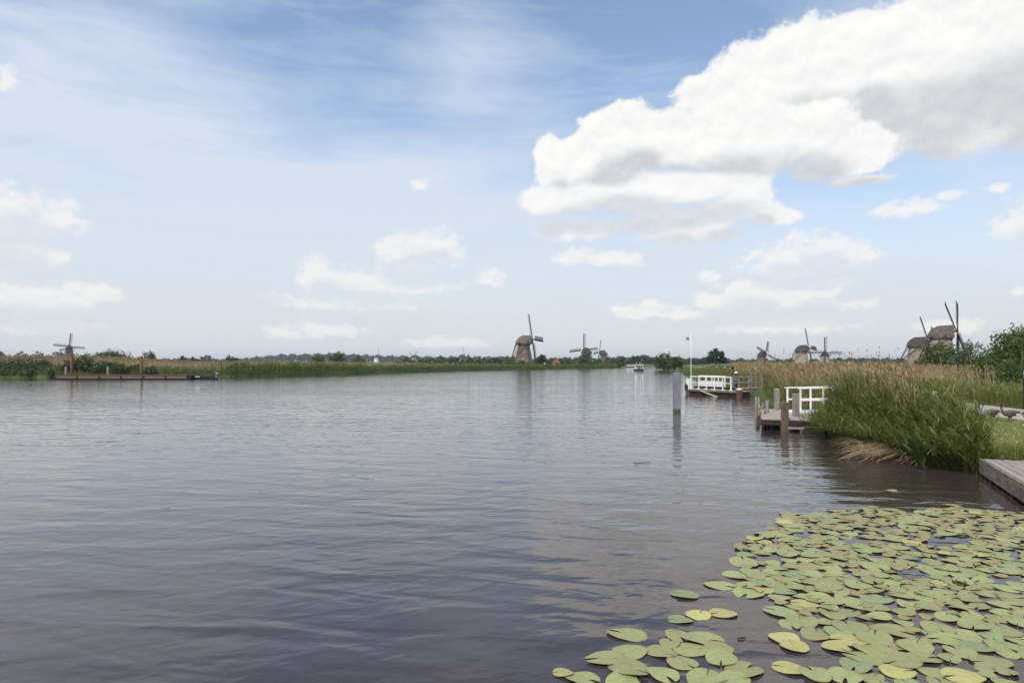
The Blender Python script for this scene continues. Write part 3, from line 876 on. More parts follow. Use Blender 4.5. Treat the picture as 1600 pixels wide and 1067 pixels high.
# willows at the right edge
bush_px('willow', 1448, 1502, 527, 95, 'leaf', 'rounded willow in front of the nearest windmill', n=6500, leaf=.16, cat='tree', seed=101, nb=7)
bush_px('willow', 1494, 1540, 529, 90, 'leaf_pale', 'greyer open-crowned willow right of the nearest windmill', n=3600, leaf=.15, cat='tree', seed=102, nb=6)
bush_px('elder_bush', 1504, 1572, 553, 72, 'leaf', 'dark rounded bush in front of the tall right-hand tree', n=6000, leaf=.13, seed=103, nb=7)
bush_px('tall_tree', 1542, 1690, 508, 78, 'leaf', 'tall bright green tree cut by the right edge', n=26000, leaf=.17, cat='tree', seed=104, nb=9, trunk=.2)
bush_px('elder_bush', 1552, 1680, 556, 64, 'leaf', 'low dark bush at the right edge behind the sign', n=7000, leaf=.12, seed=105, nb=8)
for i, (x0, x1, yt, dep) in enumerate([(1396, 1420, 563, 170), (1418, 1448, 561, 150), (1440, 1462, 560, 130)]):
    bush_px('hedge_bush', x0, x1, yt, dep, 'leaf', ('leftmost low bush below the tail of the dark-capped mill', 'middle low bush at the foot of the dark-capped mill', 'low bush left of the rounded willow')[i], n=1500, seed=110 + i, nb=5)


# ------------------------------------------------------------------ reeds
def inside_line(line, side, n, y0, y1, o0, o1, rng, power=1.0):
    """random points between offsets o0..o1 inland from the bank line"""
    pts = [p for p in smooth_line(line, 4)]
    seg = [(a, b_) for a, b_ in zip(pts, pts[1:]) if max(a.y, b_.y) >= y0 and min(a.y, b_.y) <= y1]
    ln = np.array([(b_ - a).length for a, b_ in seg])
    k = rng.choice(len(seg), n, p=ln / ln.sum())
    t = rng.uniform(0, 1, n); off = o0 + (o1 - o0) * rng.uniform(0, 1, n) ** power
    A = np.array([(a.x, a.y) for a, _ in seg])[k]; B_ = np.array([(b_.x, b_.y) for _, b_ in seg])[k]
    d = B_ - A; d /= np.linalg.norm(d, axis=1)[:, None]
    nrm = np.stack([d[:, 1], -d[:, 0]], 1) * side
    p = A + (B_ - A) * t[:, None] + nrm * off[:, None]
    return p, off


def ground_z(off):
    return np.interp(off, [-.3, .05, .35, 1.0, 2], [-.1, .06, .28, .46, .5])


def reed_mesh(name, p, z, h, mat_, seed, leaves_per=6, leaf_len=.5, leaf_w=.022, stem_w=.012, wind=(-2.6, .5), lean=.18, plume=False, nseg=3, tintbias=0.0, stemtint=.6):
    rng = np.random.default_rng(seed)
    N = len(p)
    root = np.stack([p[:, 0], p[:, 1], z], 1)
    az_ = wind[0] + rng.normal(0, wind[1], N)
    le = np.abs(rng.normal(lean, lean * .5, N))
    one = np.ones(N)
    tint = np.clip(stemtint + rng.normal(0, .2, N), 0, 1)
    Q, T_ = [], []
    q, t = ribbons(root, h, stem_w * one, az_, le, one, le * .3, nseg, tint, rng, .6)
    Q.append(q); T_.append(t)
    for k in range(leaves_per):
        f = rng.uniform(.25, 1.0, N) if leaves_per > 3 else rng.uniform(.3, .95, N)
        hor = h * le * f ** 1.5
        r = np.stack([root[:, 0] + np.cos(az_) * hor, root[:, 1] + np.sin(az_) * hor, root[:, 2] + h * (f - le * .3 * f * f)], 1)
        la = az_ + rng.normal(0, 1.1, N)
        L_ = leaf_len * rng.uniform(.6, 1.25, N)
        tt = np.clip(.40 + tintbias + rng.normal(0, .27, N) + .15 * f, 0, 1)
        q, t = ribbons(r, L_, leaf_w * rng.uniform(.7, 1.3, N), la, rng.uniform(.5, .85, N), rng.uniform(.55, 1.0, N), rng.uniform(.2, .75, N), nseg, tt, rng, .9)
        Q.append(q); T_.append(t)
    if plume:
        for k in range(3):
            hor = h * le
            r = np.stack([root[:, 0] + np.cos(az_) * hor * .97, root[:, 1] + np.sin(az_) * hor * .97, root[:, 2] + h * (.93 - le * .3)], 1)
            q, t = ribbons(r, .26 * rng.uniform(.6, 1.2, N), (stem_w * 2.3) * one, az_ + rng.normal(0, .5, N), rng.uniform(.2, .6, N), one, .3 * one, 2, np.clip(.35 + rng.normal(0, .2, N), 0, 1), rng, .6)
            Q.append(q); T_.append(t)
    me = quads(name, np.concatenate(Q), np.concatenate(T_))
    return tag(link(name, me, M[mat_]), kind='stuff')


rng = np.random.default_rng(5)
# near green clump on the right bank
p, off = inside_line(RB, 1, 6500, 18.0, 30, -.25, 3.6, rng, 1.15)
south = np.clip((p[:, 1] - 17.6) / 4.5, 0, 1)
edge = np.clip((off + .8) / 1.3, .5, 1)
ratio = p[:, 0] / p[:, 1]
keep = (p[:, 1] > 18.2) & (p[:, 0] < 16.8) & (ratio < np.interp(p[:, 1], [18, 21, 24, 37], [.705, .69, .65, .62]))
p, off, south, edge, ratio = p[keep], off[keep], south[keep], edge[keep], ratio[keep]
south = south * np.interp(ratio, [.47, .55, .62, .70], [1, .72, .5, .1])
hh = (1.0 + 1.25 * south) * edge * rng.uniform(.75, 1.12, len(p))
o = reed_mesh('green_reeds', p, ground_z(off), hh, 'reed', 11, 7, .55, .026, .013, (2.9, .8), .26)
tag(o, 'tall green reeds at the water edge between jetty and deck', 'reeds')
# drooping front edge over the water
p, off = inside_line(RB, 1, 1500, 18.4, 30, -.3, .35, rng)
p = p[p[:, 1] > 18.4]
o = reed_mesh('green_reeds', p, np.full(len(p), .08), rng.uniform(.6, 1.15, len(p)), 'reed', 12, 6, .6, .026, .013, (3.3, .6), .75, tintbias=-.12)
tag(o, 'reed leaves drooping over the water at the bank edge', 'reeds')
# dry stalks among them
p, off = inside_line(RB, 1, 1300, 19.5, 31, .3, 4.0, rng)
p = p[(p[:, 0] < 17.0) & (p[:, 0] / p[:, 1] < .60)]
o = reed_mesh('straw_reeds', p, np.full(len(p), .45), rng.uniform(1.5, 2.5, len(p)), 'straw', 13, 2, .4, .02, .013, (2.8, .8), .14, True)
tag(o, 'dry straw-coloured stalks standing among the green reeds', 'reeds')
# fallen straw lying over the water
N = 600
px = rng.uniform(1322, 1425, N); py = rng.uniform(690, 712, N) + (px - 1330) * .08
roots = np.array([tuple(gp(a, b_, .12)) for a, b_ in zip(px, py)]); roots[:, 0] += .5; roots[:, 2] += rng.uniform(0, .38, N) ** 1.3
q, t = ribbons(roots, rng.uniform(.7, 1.5, N), np.full(N, .021), math.pi + rng.normal(.15, .5, N), np.full(N, .95), rng.uniform(.0, .4, N), rng.uniform(.1, .45, N), 3, np.clip(rng.normal(.62, .28, N), 0, 1), rng, .5)
tag(link('fallen_straw', quads('fallen_straw', q, t), M['straw']), 'heap of fallen tan reed stalks leaning over the water', 'straw', kind='stuff')

# belt along the bank beyond the near jetty, straw over green
p, off = inside_line(RB, 1, 9500, 31, 112, .0, 6.0, rng)
keep = ~((p[:, 1] < 37.5) & (off < 1.8)) & ~((p[:, 1] < 38) & (p[:, 0] / p[:, 1] > .60)) & (p[:, 0] < np.interp(p[:, 1], [a[1] for a in PATH], [a[0] for a in PATH]) - 2.3) & ~((p[:, 1] > 54) & (p[:, 1] < 63) & (off < 3.5))
p, off = p[keep], off[keep]
o = reed_mesh('green_reeds', p, ground_z(off), rng.uniform(1.1, 1.9, len(p)) * np.clip((off + .7) / 1.5, .5, 1), 'reed', 14, 5, .6, .034, .018, (2.9, .8), .22, nseg=2, tintbias=.08)
tag(o, 'green reeds along the right bank behind the near jetty', 'reeds')
p, off = inside_line(RB, 1, 14000, 26, 116, .6, 7.5, rng)
keep = ~((p[:, 1] < 37.5) & (off < 2.2)) & ~((p[:, 1] > 54) & (p[:, 1] < 63) & (off < 5)) & (p[:, 0] < np.interp(p[:, 1], [a[1] for a in PATH], [a[0] for a in PATH]) - 2.3) & ~((p[:, 1] < 38) & (p[:, 0] / p[:, 1] > .58)) & ~((p[:, 1] > 62) & (p[:, 0] / p[:, 1] < .325))
p, off = p[keep], off[keep]
o = reed_mesh('straw_reeds', p, ground_z(off), rng.uniform(1.8, 2.6, len(p)), 'straw', 15, 2, .4, .03, .018, (2.8, .9), .10, True, nseg=2)
tag(o, 'belt of dry straw-coloured reeds along the right bank', 'reeds')
# beyond the path on the right
def path_side(n, y0, y1, o0, o1):
    y = rng.uniform(y0, y1, n); x = np.interp(y, [a[1] for a in PATH], [a[0] for a in PATH]) + 2.3 + rng.uniform(o0, o1, n)
    return np.stack([x, y], 1)
p = path_side(9000, 26, 80, .3, 5.0)
o = reed_mesh('tall_grass', p, np.full(len(p), .5), rng.uniform(.7, 1.35, len(p)), 'reed', 16, 4, .5, .028, .016, (2.8, 1.5), .2, nseg=2, tintbias=.12)
tag(o, 'tall green grass along the far side of the path', 'grass')
p = path_side(9000, 36, 110, 3.5, 14)
p = p[p[:, 0] / p[:, 1] < .62 + .10 * rng.uniform(0, 1, len(p)) ** 2]
o = reed_mesh('straw_reeds', p, np.full(len(p), .5), rng.uniform(1.5, 2.35, len(p)), 'straw', 17, 1, .4, .03, .018, (2.8, 1.0), .10, True, nseg=2)
tag(o, 'dry straw-coloured reeds beyond the path in front of the willows', 'reeds')
# tall loose stalks standing above the belt
p = path_side(130, 40, 70, -9, 4)
o = reed_mesh('straw_reeds', p, np.full(len(p), .5), rng.uniform(2.7, 3.7, len(p)), 'straw', 18, 1, .4, .02, .016, (2.8, 1.0), .06, True, nseg=3)
tag(o, 'few tall thin stalks rising above the straw reeds', 'reeds')
# far right bank grass and reeds up to the point
p, off = inside_line(RB, 1, 9000, 105, 262, .0, 9, rng)
o = reed_mesh('bank_grass', p, ground_z(off), rng.uniform(.2, .55, len(p)), 'farreed', 19, 2, .5, .09, .06, (2.8, 1.2), .2, nseg=2)
tag(o, 'short green grass on the right bank toward the point', 'grass')
p, off = inside_line(RB, 1, 6000, 118, 200, 6, 22, rng)
keep = (p[:, 0] / p[:, 1] < .290) & (p[:, 0] / p[:, 1] > .255); p, off = p[keep], off[keep]
o = reed_mesh('straw_reeds', p, np.full(len(p), .5), rng.uniform(1.0, 1.7, len(p)), 'straw', 20, 1, .4, .07, .05, (2.8, 1.2), .12, True, nseg=2)
tag(o, 'low tan reeds in the pasture left of the lone tree', 'reeds')

# left bank
p, off = inside_line(LB, -1, 15000, 127, 345, -.2, 7, rng)
keep = ~((p[:, 0] < -60))
p, off = p[keep], off[keep]
clumpy = .82 + .22 * np.sin(p[:, 0] * .9) * np.sin(p[:, 1] * .37 + p[:, 0] * .2)
hh = np.interp(p[:, 1], [126, 165, 180, 215, 345], [2.9, 2.7, 1.7, 1.7, 1.5]) * np.clip((off + 1.2) / 2, .55, 1) * rng.uniform(.75, 1.05, len(p)) * clumpy
o = reed_mesh('green_reeds', p, ground_z(off), hh, 'farreed', 21, 4, .9, .10, .05, (-.3, .8), .2, nseg=2)
tag(o, 'tall green reeds along the far left bank', 'reeds')
p, off = inside_line(LB, -1, 7500, 60, 128.5, -.1, 14, rng)
keep = (p[:, 0] < -58); p, off = p[keep], off[keep]
o = reed_mesh('bank_grass', p, ground_z(off), rng.uniform(.3, .9, len(p)), 'farreed', 22, 3, .5, .06, .05, (-.3, 1.2), .2, nseg=2)
tag(o, 'grass on the left bank around the pontoon', 'grass')
N = 12000
yy = rng.uniform(138, 240, N); xx = rng.uniform(-1.05, -.02, N) * yy * .80 - 4
keep = np.array([x < side_offset([(a, b_) for a, b_ in LB[2:11]], y, -6) for x, y in zip(xx, yy)])
p = np.stack([xx, yy], 1)[keep]
o = reed_mesh('straw_reeds', p, dike_z(p[:, 0], p[:, 1]), rng.uniform(2.0, 2.9, len(p)) * np.interp(p[:, 0] / p[:, 1], [-.8, -.35, 0], [1.05, 1, .8]), 'straw', 23, 1, .5, .10, .07, (-.3, 1.0), .10, True, nseg=2, stemtint=.5)
tag(o, 'tan dry reed field behind the left bank', 'reeds')
p = np.stack([rng.uniform(-112, -60, 3500), rng.uniform(131, 139, 3500)], 1)
o = reed_mesh('bank_grass', p, np.full(len(p), .5), rng.uniform(.8, 1.9, len(p)), 'farreed', 24, 3, .7, .08, .05, (-.3, 1.0), .2, nseg=2)
tag(o, 'green growth behind the pontoon on the left bank', 'grass')
p, off = inside_line(LB, -1, 4000, 90, 140, -.15, 2.2, rng)
p, off = p[p[:, 0] < -46], off[p[:, 0] < -46]
o = reed_mesh('bank_grass', p, ground_z(off), rng.uniform(.35, .8, len(p)), 'farreed', 26, 3, .5, .06, .05, (-.3, 1.2), .25, nseg=2, tintbias=-.15)
tag(o, 'fringe of grass at the waterline of the left bank', 'grass')
# low meadow growth in the far fields of the left side
N = 7000
yy = rng.uniform(240, 420, N); xx = rng.uniform(-.75, .12, N) * yy
keep = np.array([x < side_offset(LB[5:13], y, -7) for x, y in zip(xx, yy)])
p = np.stack([xx, yy], 1)[keep]
o = reed_mesh('meadow_grass', p, np.full(len(p), .5), rng.uniform(.8, 1.7, len(p)), 'farreed', 25, 2, .9, .22, .14, (-.3, 1.0), .2, nseg=2, tintbias=.15)
tag(o, 'rough meadow grass in the fields behind the left bank', 'grass')
# lawn blades around the geese
N = 16000
xx = rng.uniform(13.2, 22.0, N); yy = rng.uniform(17.4, 36, N)
keep = (xx < np.interp(yy, [15, 30, 40], [21.0, 21.7, 22.7])) & (xx > np.interp(yy, [17, 19, 24, 36], [13.4, 13.6, 15.2, 18.6]))
rt = np.stack([xx, yy, np.full(N, .5)], 1)[keep]; n_ = len(rt)
q, t = ribbons(rt, rng.uniform(.05, .13, n_), np.full(n_, .014), rng.uniform(0, 6.28, n_), rng.uniform(.2, .9, n_), np.ones(n_), np.full(n_, .2), 2, np.clip(rng.normal(.86, .14, n_), 0, 1), rng)
tag(link('lawn_grass', quads('lawn_grass', q, t), M['reed']), 'short mown grass where the geese graze', 'grass', kind='stuff')
N = 900
rt = np.stack([rng.uniform(13.0, 15.6, N), rng.uniform(18.0, 19.2, N), np.full(N, .45)], 1)
q, t = ribbons(rt, rng.uniform(.2, .5, N), np.full(N, .018), rng.uniform(0, 6.28, N), rng.uniform(.2, .8, N), np.ones(N), np.full(N, .25), 2, np.clip(rng.normal(.6, .2, N), 0, 1), rng)
tag(link('lawn_grass', quads('lawn_grass', q, t), M['reed']), 'longer grass fringe along the back of the plank deck', 'grass', kind='stuff')

N = 170
dx, dy = rng.uniform(14.5, 21.5, N), rng.uniform(18.2, 31, N)
kk = (dx < np.interp(dy, [15, 30, 40], [21.0, 21.6, 22.7])) & (dx > np.interp(dy, [17, 19, 24, 36], [13.8, 14.2, 15.6, 19]))
dx, dy = dx[kk], dy[kk]; c_ = np.stack([dx, dy, np.full(len(dx), .60)], 1)
e1, e2 = np.array([.022, 0, .006]), np.array([0, .022, .004])
dq = np.stack([c_ - e1, c_ - e2, c_ + e1, c_ + e2], 1)
tag(link('daisies', quads('daisies', dq), M['goose_white']), 'tiny white daisies scattered over the lawn', 'daisies', kind='stuff')
# broad-leaved plant at the waterline
bp = gp(1440, 731, .02)
root = thing('water_dock', bp, 'broad-leaved dark green plant at the waterline in front of the reeds', 'plant')
r3 = random.Random(9)
for k in range(13):
    a = r3.uniform(1.8, 4.6); L_ = r3.uniform(.6, 1.15); le = r3.uniform(.25, .85); wd = r3.uniform(.06, .10)
    mb = MB(); vs = []; ns = 6
    for j in range(ns + 1):
        t = j / ns; c = Vector((math.cos(a) * le * L_ * t ** 1.3, math.sin(a) * le * L_ * t ** 1.3, L_ * (t - .35 * le * t * t)))
        ww = wd * math.sin(math.pi * min(1, .12 + .88 * t)) ** .8 + .004
        sx = Vector((-math.sin(a), math.cos(a), 0)) * ww
        vs += [c - sx, c + Vector((0, 0, -.012)), c + sx]
    mb.add(vs, [(3 * j, 3 * j + 1, 3 * j + 4, 3 * j + 3) for j in range(ns)] + [(3 * j + 1, 3 * j + 2, 3 * j + 5, 3 * j + 4) for j in range(ns)])
    mb.build('leaf', M['dock'], root, True)


# ------------------------------------------------------------------ near plank deck at the lower right
A = gp(1535, 716.5, .46); B_ = gp(1600, 754, .46)
d = (B_ - A); d.z = 0; d.normalize(); nrm = Vector((-d.y, d.x, 0))
if nrm.x < 0: nrm = -nrm
ang = math.atan2(d.y, d.x)
LEN = 9.0
root = thing('plank_deck', (A.x, A.y, 0), 'weathered plank landing deck at the lower right edge', 'deck')
def dl(s_, t, z): return d * s_ + nrm * t + Vector((0, 0, z))
pw = .19
k = 0; t = .02
while t < 3.2:
    j1 = LEN * (.35 + .3 * ((k * 37) % 10) / 10)
    for s0, s1 in ((0.02 + .012 * ((k * 13) % 4), j1), (j1 + .012, LEN)):
        c = dl((s0 + s1) / 2, t + pw / 2, .435 + .004 * ((k * 7) % 3))
        MB().box(c, (s1 - s0, pw - .014, .045), ang).build('plank', M['plank'], root, bevel=.005)
    t += pw; k += 1
MB().box(dl(LEN / 2, -.045, .28), (LEN, .07, .38), ang).build('fascia_board', M['fascia'], root, bevel=.008)
MB().box(dl(-.035, 1.6, .28), (.06, 3.2, .34), ang).build('end_board', M['fascia'], root, bevel=.008)
for k in range(5):
    MB().tube([dl(.35 + k * 2.1, .10, -.9), dl(.35 + k * 2.1, .10, .40)], .09, 10).build('pile', M['darkwood'], root, True)
MB().box(dl(LEN / 2, .45, .2), (LEN - .2, .1, .2), ang).build('joist', M['darkwood'], root)


# ------------------------------------------------------------------ near jetty
def post(px, ytop, ybase, zb, wd, material, label, depth=None, round_=False, parent=None, name='mooring_post', zlow=-1.2, group=None, tilt=0.0, depth_to=None):
    b_ = gp(px, ybase, zb)
    if depth is not None: b_ = at(px, ybase, depth)
    zt = at(px, ytop, b_.y).z
    r4 = random.Random(int(px * 7 + ytop))
    loc = (b_.x, b_.y, 0)
    root = thing(name, loc, label, 'post', group)
    mb = MB()
    rings = []
    for z, s_ in ((zlow, 1.0), (0.0, 1.0), (zt * .6, .98), (zt - .05, .97), (zt, .82)):
        n = 12 if round_ else 4
        ph = 0 if round_ else math.pi / 4 + .15
        rr = wd / 2 * s_ * (1 if round_ else 1.38)
        rings.append([(rr * math.cos(2 * math.pi * k / n + ph) * r4.uniform(.97, 1.03) + tilt * z, rr * math.sin(2 * math.pi * k / n + ph) * r4.uniform(.97, 1.03), z) for k in range(n)])
    mb.loft(rings).build('shaft', material, root, round_)
    return root, zt


JD = .52                                                # deck level
c1 = gp(1200, 656, JD); c2 = gp(1203, 638.5, JD)
u = Vector((.38, 1, 0)).normalized(); v_ = Vector((1, -.38, 0)).normalized()
O = Vector((c1.x + .02, 29.9, 0))
root = thing('jetty', O, 'weathered grey plank jetty with white gangway rails by the reeds', 'jetty')
def jl(a, b__, z): return u * a + v_ * b__ + Vector((0, 0, z))
ja = math.atan2(v_.y, v_.x)
k = 0; a = .06
while a < 6.6:
    MB().box(jl(a, 1.75, JD - .03 + .004 * (k % 3)), (3.5 + .05 * (k % 4), .178, .05), ja).build('plank', M['plank'], root, bevel=.005)
    a += .19; k += 1
MB().box(jl(-.05, 1.75, JD - .17), (3.55, .06, .2), ja).build('edge_beam', M['darkwood'], root)
MB().box(jl(3.2, -.03, JD - .17), (.08, 6.5, .2), ja).build('edge_beam', M['darkwood'], root)
MB().box(jl(3.2, 3.4, JD - .2), (.08, 6.4, .2), ja).build('edge_beam', M['darkwood'], root)
for a, b__ in ((.3, .4), (.3, 2.6), (3.2, .3), (3.2, 3.2), (6.2, .3), (6.2, 3.2)):
    MB().tube([jl(a, b__, -1.2), jl(a, b__, JD - .06)], .1, 10).build('pile', M['darkwood'], root, True)
MB().box(jl(-.14, 1.35, .16), (.62, .1, .09), ja).build('cross_beam', M['post'], root)
for b__ in (.8, 1.55):
    MB().box(jl(-.12, b__, -.1), (.1, .1, .5), ja).build('strut', M['algae'], root)
# diagonal fender timbers and rope on the water side
MB().beam(jl(3.6, -.2, -.1), jl(6.2, -.18, .55), .12, .14).build('fender_beam', M['post_brown'], root)
MB().beam(jl(.8, -.2, .0), jl(3.2, -.2, .35), .12, .14).build('fender_beam', M['darkwood'], root)
gang = thing('gangway', (0, 0, 0), 'white-railed gangway leading from the near jetty into the reeds', 'gangway')
g0 = gp(1251, 643.5, JD + .06); gang.location = (g0.x, g0.y, 0)
for k, dy in enumerate((0, .95)):
    xs = (.0, 1.1, 2.2, 3.3) if k == 0 else (-.25, .9, 2.0, 3.1)
    for x in xs: MB().box((x, dy, JD + .06 + .55), (.07, .07, 1.1)).build('rail_post', M['white'], gang)
    MB().beam((xs[0] - .12, dy, JD + 1.19), (3.5, dy, JD + 1.27), .10, .055).build('handrail', M['white'], gang)
    MB().beam((xs[0], dy - .05, JD + .62), (3.5, dy - .05, JD + .68), .05, .07).build('mid_rail', M['white'], gang)
MB().box((1.2, .47, JD + .045), (3.6, 1.15, .07)).build('deck_plate', M['white'], gang)
GP = 'mooring posts of the near jetty'
post(1226.5, 628, 674, 0, .245, M['post_brown'], 'dark weathered square post standing in front of the near jetty', group=GP)
post(1244, 615, 668.5, 0, .235, M['post'], 'tall pale grey square post at the front edge of the near jetty', group=GP)
post(1214, 607, 641, JD, .21, M['post'], 'square grey post with pointed top at the back of the near jetty', group=GP)
post(1181.5, 620, 652, 0, .13, M['post'], 'thin left stake of the pair at the outer end of the jetty', round_=True, group=GP)
post(1185.8, 621, 653, 0, .12, M['post'], 'thin right stake of the pair at the outer end of the jetty', round_=True, group=GP)
post(1199, 626, 662, 0, .17, M['steel'], 'round bluish-grey post at the outer corner of the near jetty', round_=True, group=GP)
post(1189.5, 627.5, 656, 0, .07, M['post'], 'slim leaning stake with rope between the outer jetty posts', round_=True, group=GP, tilt=.12)
post(1195.5, 642, 664, 0, .12, M['post_brown'], 'short brown stump at the outer corner of the near jetty', round_=True, group=GP)
ra, rb = at(1186, 632, 36.3), at(1197, 645, 33)
pts = [ra.lerp(rb, t) - Vector((0, 0, .22 * math.sin(math.pi * t))) for t in [i / 8 for i in range(9)]]
tag(MB().tube(pts, .022, 6).build('mooring_rope', M['rope'], smooth=True), 'pale slack rope strung between the outer jetty posts', 'rope')

# ------------------------------------------------------------------ steel pile in the water
b0 = gp(1057.5, 643, 0)
root = thing('steel_pile', b0, 'square grey steel mooring pile standing alone in the water', 'pile')
zt = at(1058, 582.5, b0.y).z
MB().loft([[(x * s_, y * s_, z) for x, y in ((-.2, -.2), (.2, -.2), (.2, .2), (-.2, .2))] for z, s_ in ((.14, 1), (zt, 1))]).build('shaft', M['steel'], root, bevel=.03)
MB().loft([[(x, y, z) for x, y in ((-.2, -.2), (.2, -.2), (.2, .2), (-.2, .2))] for z in (-2, .137)]).build('wet_foot', M['algae'], root, bevel=.03)
MB().tube([(.03, 0, zt), (.03, 0, zt + .36)], .022, 6).build('top_pin', M['steel'], root)
MB().box((0, 0, zt + .012), (.34, .34, .024)).build('cap_plate', M['steel'], root)

# ------------------------------------------------------------------ far pontoon with white rails
W0_ = gp(1077, 616.5, 0); W1_ = gp(1156, 621, 0)
d = (W1_ - W0_); PL = d.length; d.normalize(); nrm = Vector((-d.y, d.x, 0)); ang = math.atan2(d.y, d.x)
root = thing('pontoon', W0_, 'dark floating pontoon with white rails on the right bank', 'pontoon')
def ql(a, b__, z): return d * a + nrm * b__ + Vector((0, 0, z))
MB().box(ql(PL / 2, .7, .12), (PL - .2, 1.3, .6), ang).build('float', M['darkwood'], root)
k = 0; a = .1
while a < PL - .1:
    MB().box(ql(a, .7, .47 + .003 * (k % 3)), (.22, 1.4, .06), ang).build('plank', M['plank'], root); a += .24; k += 1
MB().box(ql(PL / 2, -.04, .44), (PL, .06, .16), ang).build('edge_board', M['fascia'], root)
MB().box(ql(PL * .42, .55, .68), (PL * .82, .1, .18), ang).build('kerb_beam', M['darkwood'], root)
rl = PL * .80
for row, (b__, n_) in enumerate(((.2, 6), (1.25, 5))):
    rl = PL * (.80 if row == 0 else .52)
    for k in range(n_):
        MB().box(ql(.05 + rl * k / (n_ - 1), b__, .5 + .55 + .05 * row), (.10 if k in (0, n_ - 1) else .07, .08, 1.12), ang).build('rail_post', M['white'], root)
        MB().box(ql(.05 + rl * k / (n_ - 1), b__ - .03, .53), (.26, .2, .07), ang).build('post_foot', M['white'], root)
    MB().box(ql(.05 + rl / 2, b__, 1.66 + .05 * row), (rl + .14, .10, .085), ang).build('handrail', M['white'], root)
    MB().box(ql(.05 + rl / 2, b__, 1.12 + .05 * row), (rl, .05, .05), ang).build('mid_rail', M['white'], root)
MB().box(ql(rl * .5, 1.18, 1.02), (rl * .95, .05, .5), ang).build('side_panel', M['whitewash'], root)
# end post with fender tyre
MB().box(ql(-.12, .1, .95), (.34, .34, 1.0), ang).build('end_post', M['white'], root)
MB().box(ql(-.1, .1, .05), (.46, .46, .78), ang).build('post_base', M['redbrown'], root)
ty = MB(); cc = ql(-.42, .1, .62); tv = []
for i in range(16):
    a = 2 * math.pi * i / 16
    for j in range(8):
        b2 = 2 * math.pi * j / 8; r_ = .30 + .11 * math.cos(b2)
        tv.append(cc + Vector((.11 * math.sin(b2), r_ * math.cos(a), r_ * math.sin(a) * 1.15)))
ty.add(tv, [(i * 8 + j, i * 8 + (j + 1) % 8, ((i + 1) % 16) * 8 + (j + 1) % 8, ((i + 1) % 16) * 8 + j) for i in range(16) for j in range(8)])
ty.build('fender_tyre', M['rubber'], root, True)
MB().beam(ql(PL * .26, -.1, .42), ql(PL * .68, -.55, -.06), .09, .09).build('boat_hook_pole', M['rope'], root)
sp_, zt = post(1155.5, 609, 622, 0, .55, M['redbrown'], 'short red-brown pile with white cap at the right end of the pontoon', round_=True, name='pontoon_pile')
MB().loft([[(r_ * math.cos(k * math.pi / 6), r_ * math.sin(k * math.pi / 6), z) for k in range(12)] for r_, z in ((.25, zt), (.27, zt + .02), (.1, zt + .1))]).build('cap', M['white'], sp_)
bp_, zt = post(1150.5, 583, 618, 0, .30, M['black'], 'tall black mooring pile with white top behind the pontoon', depth=62.5, round_=True, name='mooring_pile')
MB().loft([[(r_ * math.cos(k * math.pi / 6), r_ * math.sin(k * math.pi / 6), z) for k in range(12)] for r_, z in ((.16, zt), (.17, zt + .03), (.05, zt + .14))]).build('cap', M['white'], bp_)
MB().loft([[(.175 * math.cos(k * math.pi / 6), .175 * math.sin(k * math.pi / 6), z) for k in range(12)] for z in (zt - .62, zt - .5)]).build('band', M['post'], bp_)
lp, zt = post(1145.3, 576.5, 600, 0, .09, M['black'], 'thin black post with a round knob beside the pontoon', depth=64, round_=True, name='marker_post')
kn = MB(); kn.loft([[(r_ * math.cos(k * math.pi / 5), r_ * math.sin(k * math.pi / 5), z) for k in range(10)] for r_, z in ((.03, zt - .05), (.12, zt + .06), (.13, zt + .16), (.03, zt + .3))]); kn.build('knob', M['black'], lp, True)
# flag pole
fp = ql(-.05, .3, 0) + W0_
root = thing('flagpole', (fp.x, fp.y, .5), 'slender white flagpole with a small tattered flag at the pontoon', 'flagpole')
zt = at(1076.5, 522, fp.y).z - .5
MB().tube([(0, 0, 0), (0, 0, 1.2), (0, 0, zt)], [.032, .028, .016], 8).build('pole', M['white'], root, True)
fl = MB(); vs = []
for i in range(7):
    for j in range(4):
        x = -.78 * i / 6
        vs.append((x - .02, .10 * math.sin(i * 1.3) + .02 * j, zt - .18 - .42 * j / 3 * (1 - .06 * i) - .11 * i / 6 * (1 + .5 * math.sin(i * 2.2))))
fl.add(vs, [(i * 4 + j, i * 4 + j + 1, (i + 1) * 4 + j + 1, (i + 1) * 4 + j) for i in range(6) for j in range(3)])
fl.build('flag', M['white'], root, True)
em = MB().box((-.28, -.06, zt - .42), (.17, .012, .15)); em.build('flag_emblem', M['black'], root)
